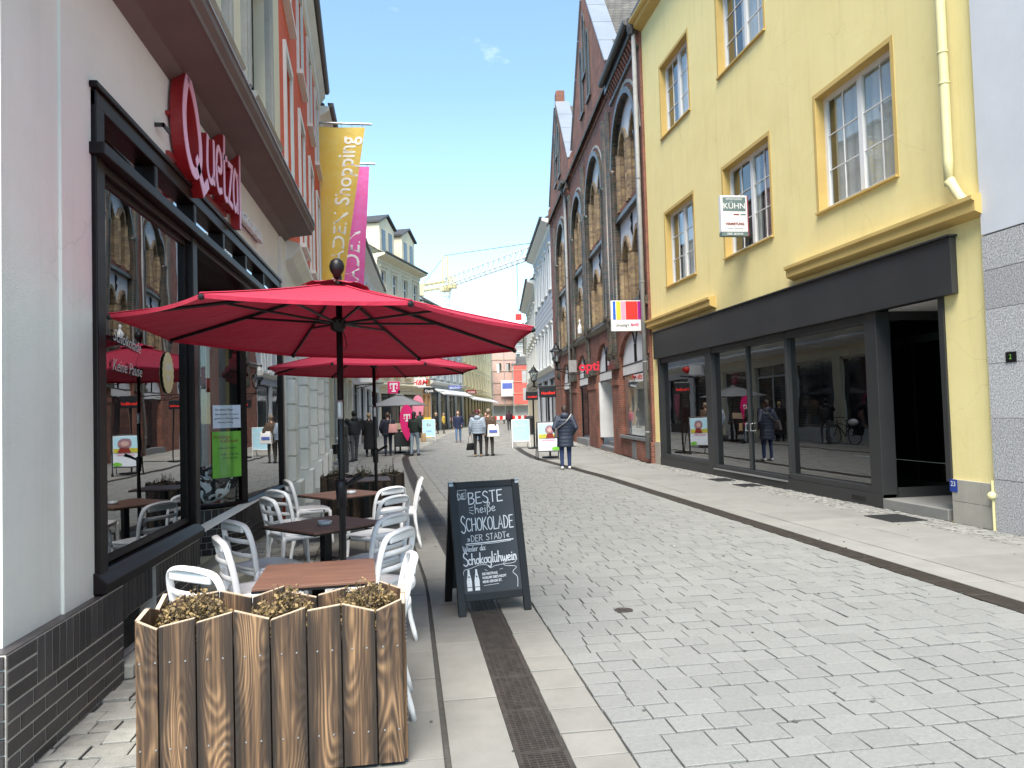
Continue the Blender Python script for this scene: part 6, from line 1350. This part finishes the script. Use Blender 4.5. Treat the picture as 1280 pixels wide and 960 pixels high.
bb = handbag('paper_bag', 'brown paper bag hanging beside the pale jeans', (.66, 28.85, .52), 0, (.22, .12, .34), mat('kraft_paper', (.42, .28, .15), (.36, .24, .13), scale=9))
person('person standing in dark clothes near the pink flag in the background', .95, 50.0, 40, 1.75, coat=(.03, .05, .05), legs=(.03, .05, .06), stride=.1)
person('person in black beside the yellow-clad one outside the dark shop', 2.35, 58.5, 100, 1.65, coat=(.012, .012, .013), legs=(.01, .01, .01), hair=(.4, .3, .2))
person('person in a yellow jacket outside the dark glazed shop', 2.95, 58.8, -100, 1.6, coat=(.60, .42, .06), legs=(.03, .03, .03), hair=(.2, .15, .1), stride=.02)
person('person in dark brown clothes walking far down the street, left of the stone block', 5.2, 58.0, 0, 1.72, coat=(.03, .022, .02), legs=(.02, .02, .025), stride=.12)
person('person in wine-dark clothes beyond the light blue board', 8.6, 62.0, 0, 1.72, coat=(.04, .012, .025), legs=(.02, .02, .03), stride=.1, wide=1.1)
person('person pushing along in grey far beyond the brown-clothed walker', 7.4, 75.0, 5, 1.72, coat=(.18, .16, .16), legs=(.05, .05, .06), stride=.1)
# ------------------------------------------------------------------ bicycle
def bicycle():
    o = root('bicycle', 'black bicycle leaning near the white pillars', 'bicycle', (-2.05, 25.9, 0), R(78)); Rr = .34
    for nm, xx in (('wheel', -.52), ('wheel', .52)):
        w_ = MB().tube([(xx+Rr*math.cos(2*math.pi*k/28), 0, Rr+Rr*math.sin(2*math.pi*k/28)) for k in range(28)], .018, 6, closed=True).build(nm, m_blackm, o, True)
        s_ = MB()
        for k in range(14): a = 2*math.pi*k/14; s_.tube([(xx, 0, Rr), (xx+.32*math.cos(a), 0, Rr+.32*math.sin(a))], .002, 4)
        s_.build('spokes', m_zinc, w_, kind='stuff')
        MB().tube(catmull([(xx+.37*math.cos(R(a)), 0, Rr+.37*math.sin(R(a))) for a in range(20, 170, 25)], 3), .02, 6, ab=(1.5, .3)).build('mudguard', m_blackm, o)
    f = MB(); f.tube([(-.52, 0, .34), (-.08, 0, .30)], .012).tube([(-.08, 0, .30), (-.20, 0, .82)], .016).tube([(-.52, 0, .34), (-.18, 0, .72)], .01).tube([(-.08, 0, .30), (.36, 0, .74)], .018).tube([(-.17, 0, .66), (.36, 0, .80)], .015).tube([(.34, 0, .92), (.40, 0, .62), (.52, 0, .34)], .014)
    f.build('frame', m_blackm, o, True)
    MB().ball((-.22, 0, .88), (.13, .07, .035), 10, 6).build('saddle', m_blackm, o, True); MB().tube(catmull([(.20, -.28, 1.0), (.34, -.2, 1.02), (.36, 0, 1.0), (.34, .2, 1.02), (.20, .28, 1.0)], 4), .012).build('handlebar', m_blackm, o, True)
    MB().box(-.72, -.34, -.16, .16, .62, .66).box(-.70, -.36, .10, .24, .35, .66).build('pannier', m_blackm, o); MB().lathe([(.09, .285), (.09, .315)], 16, (-.08, .0)).build('chainring', m_zinc, o)
    MB().ball((-.5, 0, .82), (.2, .16, .14), 12, 8).build('bundle', m_white, o, True)
bicycle()
# ------------------------------------------------------------------ boards, signs and flags in the street
m_lblue = mat('light_blue_print', (.36, .66, .80), (.50, .76, .86), scale=2, rough=.6)
def aboard(name, label, x, y, rz, w_, h_, pm, fm, words=(), wheels=False):
    o = root(name, label, 'sign', (x, y, 0), R(rz))
    f = MB().tube([(-w_/2, 0, 0), (-w_/2, .05, h_)], .02, 6).build('post', fm, o); MB().tube([(w_/2, 0, 0), (w_/2, .05, h_)], .02, 6).build('post', fm, o)
    MB().tube([(-w_/2, .05, h_), (w_/2, .05, h_)], .02, 6).build('rail', fm, o); MB().tube([(-w_/2, .01, .28), (w_/2, .01, .28)], .02, 6).build('rail', fm, o)
    for s in (-1, 1): MB().tube([(s*w_/2, .5, 0), (s*w_/2, .07, h_)], .016, 6).build('rear_leg', fm, o)
    p = MB().box(-w_/2+.02, w_/2-.02, .02, .035, .30, h_-.02).build('poster_panel', pm, o)
    for (b, u, v, s_, mm) in words: text(b, s_, mm, p, face((u*w_, .016, v), (1, 0, 0)), ext=.001)
    if wheels:
        for s in (-1, 1): MB().tube([(s*w_/2-.02, .0, .06), (s*w_/2+.02, 0, .06)], .06, 12).build('wheel', m_blackm, o)
    return o, p
pb_, pp_ = aboard('poster_stand', 'wheeled poster stand with a colourful round emblem by the right drain', 4.55, 23.6, -2, .74, 1.22, m_paper, m_grey, (), True)
MB().box(-.33, .33, .012, .0185, .74, 1.17).build('sky_print', m_lblue, pp_); MB().box(-.33, .33, .009, .0118, .70, .83).build('field_print', mat('field_yellow', (.66, .50, .06), (.35, .42, .05), scale=7, rough=.6), pp_)
MB().prism([(.03+.15*math.cos(2*math.pi*k/24), .97+.15*math.sin(2*math.pi*k/24)) for k in range(24)], .004, .0088, 'y').build('round_print', mat('wheel_print', (.16, .16, .26), (.5, .2, .15), scale=16, rough=.6), pp_)
MB().prism([(.03+.07*math.cos(2*math.pi*k/24), .97+.07*math.sin(2*math.pi*k/24)) for k in range(24)], .001, .0035, 'y').build('round_core', mat('core_print', (.62, .55, .5), (.5, .2, .2), scale=16, rough=.6), pp_)
MB().prism([(-.1, .70), (.18, .70), (.12, .86), (-.04, .86)], .004, .0088, 'y').build('red_print', m_inkr, pp_)
text('FRÜHLINGSFEST', .06, m_mag, pp_, face((0, .010, .63), (1, 0, 0)), ext=.001); MB().prism([(.22+.13*math.cos(2*math.pi*k/20), .36+.06*math.sin(2*math.pi*k/20)) for k in range(20)], .012, .0185, 'y').build('green_print', m_green, pp_)
aboard('a_board', 'light blue A-board standing right of the stone block', 4.93, 31.9, 4, .78, 1.22, m_lblue, m_white, (('ANGEBOT', 0, .95, .12, m_white), ('heute frisch', 0, .75, .08, m_white)))
aboard('a_board', 'light blue A-board with an orange print on the left pavement edge', 1.30, 43.0, -6, .72, 1.25, m_lblue, m_white, (('Eis', 0, .95, .22, m_inkr), ('Café', 0, .60, .16, MATS['print_blue'])))
sb = root('stone_block', 'rough grey stone block with dry stalks in the middle of the street', 'block', (5.30, 49.3, 0)); MB().box(-.65, .65, -.5, .5, 0, .92).build('block', m_stone, sb, bevel=.05)
st_ = MB(); r_ = random.Random(4)
for k in range(14): st_.tube([(r_.uniform(-.3, .3), r_.uniform(-.2, .2), .9), (r_.uniform(-.5, .5), r_.uniform(-.3, .3), 1.25)], .012, 4)
st_.build('stalks', m_twig, sb, kind='stuff')
m_sb = mat('black_sign', (.008, .008, .011), (.014, .014, .018), scale=2, rough=.35); m_sr = mat('neon_red', (.80, .03, .02), rough=.4)
def blade(name, label, x, y, z0, w_, h_, pole, txt, m1, m2, sz, d_=.14):
    o = root(name, label, 'sign', (x, y, 0)); MB().box(-w_/2, w_/2, -d_/2, d_/2, z0, z0+h_).build('sign_box', m1, o, bevel=.02)
    if txt: text(txt, sz, m2, o, face((0, -d_/2-.004, z0+h_*.36), (1, 0, .02)), ext=.003, bold=.004)
    if pole: MB().tube([(pole, 0, 0), (pole, 0, z0)], .035, 8).build('pole', m_blackm, o); MB().lathe([(.28, 0), (.28, .05), (.05, .07)], 14, (pole, 0)).build('foot', m_blackm, o)
    else: MB().tube([(w_/2-.02, 0, z0+h_*.8), (w_/2+.8, 0, z0+h_*.8)], .03, 6).tube([(w_/2-.02, 0, z0+h_*.2), (w_/2+.8, 0, z0+h_*.2)], .03, 6).build('bracket', m_blackm, o)
    return o
blade('shop_sign', 'black sign box with red lettering, the larger one below the lantern', 4.75, 24.6, 2.03, .56, .40, .02, 'Handbad', m_sb, m_sr, .13); blade('shop_sign', 'black sign box with red lettering, the smaller one behind the larger', 5.30, 31.0, 2.05, .50, .36, .05, 'Handbad', m_sb, m_sr, .11)
# T sign, flags and stand on the left
m_t = m_mag
tb = blade('square_logo_sign', 'magenta square sign with a white T beside the rear umbrella pole', -.62, 42.0, 2.78, .66, .66, 0, '', m_t, m_white, .5)
def tmark(par, s, y, z, x0=0):
    MB().box(x0-.30*s, x0+.30*s, y-.004, y, z+.22*s, z+.34*s).box(x0-.30*s, x0-.22*s, y-.004, y, z+.08*s, z+.2199*s).box(x0+.22*s, x0+.30*s, y-.004, y, z+.08*s, z+.2199*s).box(x0-.065*s, x0+.065*s, y-.004, y, z-.24*s, z+.2199*s).box(x0-.15*s, x0+.15*s, y-.004, y, z-.34*s, z-.2401*s).build('t_mark', m_white, par)
    for q in (-1, 1): MB().box(x0+q*.24*s-.055*s, x0+q*.24*s+.055*s, y-.004, y, z-.10*s, z+.0*s).build('t_dot', m_white, par)
tmark(tb, .72, -.075, 3.11)
def dropflag(name, label, x, y, h_, m, tmk=True, lean_=0):
    o = root(name, label, 'flag', (x, y, 0)); pts = catmull([(0, 0, .55), (-.22, 0, 1.0), (-.30, 0, 1.5), (-.20, 0, 1.95), (0.0, 0, 2.1), (.20, 0, 1.95), (.27, 0, 1.55), (.15, 0, 1.0), (0, 0, .55)], 5)
    k = h_/2.1; q = [(p.x*k+lean_*(2.1-p.z)*0-lean_*p.z*.2, p.z*k) for p in pts[:-1]]
    MB().prism(q, -.008, .008, 'y').build('cloth', m, o); MB().tube([(0, .0, 0), (q[0][0], 0, .6*k)], .015, 6).build('pole', m_blackm, o); MB().lathe([(.2, 0), (.2, .04), (.03, .06)], 12).build('foot', m_blackm, o)
    if tmk: tmark(o, .42, -.01, 1.55*k, -lean_*1.55*.2*k)
    return o
dropflag('teardrop_flag', 'magenta teardrop flag with a white T among the people', .08, 29.6, 1.98, m_t, True, .1); dropflag('teardrop_flag', 'pink teardrop flag farther back near the dark shop', .98, 52.0, 2.9, mat('flag_pink', (.75, .25, .34), (.66, .2, .3), scale=3, rough=.7), False, .3)
yf_ = root('yellow_stand', 'yellow and red display stand beside the far pink flag', 'display', (1.45, 50.5, 0)); MB().box(-.25, .25, -.2, .2, 0, 1.35).build('yellow_panel', mat('signal_yellow', (.80, .58, .03), rough=.6), yf_); MB().box(-.75, -.26, -.15, .15, 0, 1.5).build('red_panel', m_inkr, yf_)
stand = root('sales_stand', 'small dark sales stand with leaflets under the grey umbrella', 'stand', (-.15, 30.6, 0))
MB().box(-.35, .35, -.25, .25, .95, 1.0).build('counter', m_blackm, stand)
for sx in (-1, 1): MB().tube([(sx*.3, -.2, 0), (sx*.3, -.2, .95)], .03).build('leg', m_blackm, stand); MB().tube([(sx*.3, .2, 0), (sx*.3, .2, .95)], .03).build('leg', m_blackm, stand)
MB().box(-.3, .3, -.05, .05, 1.0, 1.25).build('leaflet_rack', m_cutw, stand); MB().box(-.32, .32, -.22, -.2, .3, .9).build('front_panel', m_grey, stand)
hm = blade('hm_sign', 'white sign with red H&M letters on the beige house front', 1.25, 64.2, 3.85, 1.1, .85, 0, '', m_white, m_sr, .5); text('H&M', .62, m_sr, hm, face((0, -.08, 4.27), (1, 0, 0)), ext=.003, shear=.25, bold=.01)
blade('shop_sign', 'small black sign with white script beside the apricot house', 2.0, 62.5, 3.3, .95, .50, 0, 'Optik', m_sb, m_white, .3); blade('shop_sign', 'dark blue name plate on the blue-grey store', 4.9, 74.0, 3.95, 1.2, .36, 0, 'BRUNO', MATS['print_blue'], m_white, .3); blade('shop_sign', 'dark red name plate on the pale yellow house', 7.4, 84.0, 3.7, 1.1, .45, 0, 'MODE', m_inkr, m_white, .3)
ws = root('white_shop_sign', 'white sign box with a red mark on an iron bracket over the left pavement', 'sign', (-2.0, 40.0, 0)); MB().box(-.45, .35, -.08, .08, 3.35, 3.9).build('sign_box', m_white, ws); MB().ball((.5, 0, 3.65), .2).build('red_mark', m_sr, ws); MB().tube([(-.6, 0, 3.2), (.9, 0, 3.3)], .03).tube([(-.6, 0, 3.0), (.4, 0, 3.25)], .02).build('bracket', m_blackm, ws)
gs = blade('parking_sign', 'round blue traffic sign far down the street', 21.0, 122, 2.3, .05, .05, .0, '', m_zinc, m_white, .1); MB().tube([(0, -.10, 2.9), (0, -.14, 2.9)], .75, 20).build('disc', MATS['print_blue'], gs); MB().tube([(0, .0, 0), (0, 0, 2.6)], .06).build('post', m_zinc, gs)
br_ = root('site_fence', 'red and white site barrier across the street end', 'barrier', (13.5, 96, 0))
for k in range(8): MB().box(-3+k*.8, -3+k*.8+.39, -.03, .03, .55, 1.0).build('red_board', m_sr, br_); MB().box(-3+k*.8+.4, -3+k*.8+.79, -.03, .03, .55, 1.0).build('white_board', m_white, br_)
for k in range(4): MB().box(-2.9+k*2, -2.8+k*2, -.2, .2, 0, .55).build('barrier_foot', m_blackm, br_)
bin_ = root('litter_bin', 'dark litter bin at the foot of the right-hand houses', 'bin', (8.1, 48.5, 0)); MB().lathe([(.28, .05), (.3, .1), (.3, 1.0), (.33, 1.05), (.33, 1.15), (.2, 1.25), (.05, 1.28)], 16).build('drum', m_grey, bin_)
bol = root('bollard_box', 'grey post box and wall lamp at the white pillars', 'box', (-1.75, 21.6, 0)); MB().box(-.12, .12, -.12, .12, 0, 1.0).build('post', m_grey, bol, bevel=.01); MB().lathe([(.1, 1.0), (.13, 1.05), (.13, 1.3), (.04, 1.42)], 10).build('cap', m_grey, bol)
# wall lanterns on the right
def lantern(label, x, y, z):
    o = root('street_lantern', label, 'lamp', (x, y, 0), R(5), 'wall lanterns on the right side')
    MB().lathe([(.01, z+.62), (.03, z+.60), (.02, z+.54), (.10, z+.50), (.13, z+.40), (.26, z+.30), (.27, z+.27), (.2, z+.27)], 8).build('roof', m_blackm, o)
    gl = MB(); gl.lathe([(.12, z-.12), (.20, z+.27)], 8); gl.build('lamp_glass', m_glasst, o)
    fr = MB()
    for k in range(6): a = 2*math.pi*k/6; fr.tube([(.12*math.cos(a), .12*math.sin(a), z-.12), (.20*math.cos(a), .20*math.sin(a), z+.27)], .012, 5)
    fr.build('cage', m_blackm, o); MB().lathe([(.03, z-.1), (.05, z), (.05, z+.14), (.02, z+.16)], 8).build('bulb', m_white, o)
    MB().lathe([(.14, z-.12), (.14, z-.15), (.05, z-.2), (.05, z-.34), (.09, z-.38), (.03, z-.45)], 10).build('lamp_foot', m_blackm, o)
    return o
def bracket(o, z, dx, pole=None):
    mb = MB().tube([(0, 0, z-.4), (dx, 0, z-.4)], .025, 6); mb.tube(catmull([(0, 0, z-.42), (dx*.4, 0, z-.62), (dx*.75, 0, z-.55), (dx, 0, z-.85)], 5), .018, 6); mb.tube(catmull([(dx*.3, 0, z-.45), (dx*.45, 0, z-.56), (dx*.6, 0, z-.47)], 4), .015, 6); mb.build('scroll_bracket', m_blackm, o)
l1 = lantern('black iron lantern on a scroll bracket, the nearer and larger one on the brick house', 5.75, 27.8, 3.55); bracket(l1, 3.55, 1.55)
l2 = lantern('black iron lantern, the farther and smaller one above the sign boxes', 6.10, 35.0, 3.15); bracket(l2, 3.15, 1.9)
# ------------------------------------------------------------------ banners
def banner(name, label, x0, y0, z0, w_, h_, m, words, taper, tipm=None):
    o = root(name, label, 'banner', (x0, y0, z0)); nx, nz = 16, 40; vs = []
    for j in range(nz+1):
        t = j/nz; wt = w_*(1-taper*t)
        for i in range(nx+1):
            u = i/nx; vs.append((u*wt+.05, .10*math.sin(u*5+t*3)*(.3+t)+.25*t*u, -.12-t*h_))
    fs = [(j*(nx+1)+i, j*(nx+1)+i+1, (j+1)*(nx+1)+i+1, (j+1)*(nx+1)+i) for j in range(nz) for i in range(nx)]
    cl_ = MB().add(vs, fs).build('cloth', m, o, True)
    MB().tube([(-.15, 0, 0), (w_+.25, 0, -.01)], .035, 8).build('arm', m_zinc, o)
    for k in range(5): MB().tube([(.08+k*w_*.23, 0, 0), (.08+k*w_*.23, 0, -.13)], .008, 5).build('tie', m_zinc, o)
    for (b, s_, u, v, mm, bo) in words:
        c = text(b, s_, mm, cl_, Matrix.Identity(4), 'printed_word', .0, 'CENTER', bo, sx=.70)
        for vv in c.data.vertices:               # lay the print on the waving cloth
            x, y = vv.co.x, vv.co.y; t = (v*h_-x)/h_; uu = (u*w_-y)/w_
            t = min(max(t, 0), 1); wt = w_*(1-taper*t)
            vv.co = (uu*wt+.05, .10*math.sin(uu*5+t*3)*(.3+t)+.25*t*uu-.012, -.12-t*h_)
    return o
m_ban = fabric('orange_yellow_banner', (.95, .60, .04), .5, (.95, .76, .26)); m_ban2 = fabric('pink_banner', (.80, .08, .30), .35, (.72, .20, .52))
m_bw = fabric('white_print', (.90, .90, .90), .25, (.86, .86, .86))
banner('street_banner', 'yellow-orange hanging banner printed with white ARCADEN Shopping', -2.42, 22.6, 10.42, 1.36, 5.2, m_ban, [('ARCADEN Shopping', .82, .66, .53, m_bw, .008)], .62)
banner('street_banner', 'pink hanging banner with white lettering just behind the yellow one', -2.42, 26.6, 10.55, 1.30, 5.6, m_ban2, [('ARCADEN', .95, .60, .68, m_bw, .008)], .30)
# ------------------------------------------------------------------ tower crane
def lattice(mb, a, b, w_, n, r_=.09, tri=False):
    a, b = Vector(a), Vector(b); d = (b-a).normalized(); s1 = d.cross(Vector((0, 0, 1))); s1 = Vector((1, 0, 0)) if s1.length < .1 else s1.normalized(); s2 = s1.cross(d)
    cs = [(-.5, -.5), (.5, -.5), (0, .5)] if tri else [(-.5, -.5), (.5, -.5), (.5, .5), (-.5, .5)]
    C_ = [[a+d*((b-a).length*k/n)+s1*(u*w_)+s2*(v*w_) for u, v in cs] for k in range(n+1)]
    for q in range(len(cs)):
        mb.tube([C_[0][q], C_[n][q]], r_, 4)
        for k in range(n): mb.tube([C_[k][q], C_[k+1][(q+1) % len(cs)]], r_*.6, 4); mb.tube([C_[k][q], C_[k][(q+1) % len(cs)]], r_*.5, 4)
m_cr = mat('crane_yellow', (.62, .55, .28), (.5, .45, .26), scale=1, rough=.6); m_crg = mat('crane_pale', (.62, .62, .60), (.5, .5, .48), scale=1, rough=.6)
cr = root('tower_crane', 'pale yellow tower crane with long lattice jib above the roofs', 'crane', (8.6, 150, 0))
zj = 27.0; je = Vector((19.5, -47, zj+.6)); jd = Vector((je.x, je.y, 0)).normalized()
mb = MB(); lattice(mb, (0, 0, 0), (0, 0, zj), 1.7, 16, .12); mb.build('mast', m_crg, cr)
mb = MB(); lattice(mb, (0, 0, zj+1), tuple(je), 1.8, 26, .11, True); mb.build('jib', m_crg, cr)
cj = -jd*7; mb = MB(); lattice(mb, (0, 0, zj+.6), (cj.x-2, cj.y*.5, zj+.4), 1.2, 5, .11); mb.build('counter_jib', m_cr, cr)
mb = MB(); lattice(mb, (0, 0, zj), (0, 0, zj+6.5), 1.1, 5, .11); mb.build('tower_head', m_cr, cr)
MB().box(cj.x-3.4, cj.x-1.6, cj.y*.5-1, cj.y*.5+1, zj-1.2, zj+1.2).build('counterweight', m_cr, cr); MB().box(.6, 2.2, -2.2, -.6, zj-.4, zj+1.8).build('cab', m_cr, cr); MB().lathe([(1.2, zj-.8), (1.3, zj-.2), (1.2, zj+.3)], 12).build('slewing_ring', m_cr, cr)
top = Vector((0, 0, zj+6.5)); MB().tube([top, je*.75+Vector((0, 0, zj*.25+1))], .05, 4).build('tie_bar', m_grey, cr); MB().tube([top, Vector((cj.x-2, cj.y*.5, zj+.8))], .05, 4).build('tie_bar', m_grey, cr)
tp = je*.55; MB().tube([(tp.x, tp.y, zj-.3), (tp.x, tp.y, zj-9)], .05, 4).build('hoist_cable', m_grey, cr); MB().box(tp.x-.5, tp.x+.5, tp.y-.4, tp.y+.4, zj-10, zj-9).build('hook_block', m_sr, cr)
print('objects', len(bpy.data.objects))
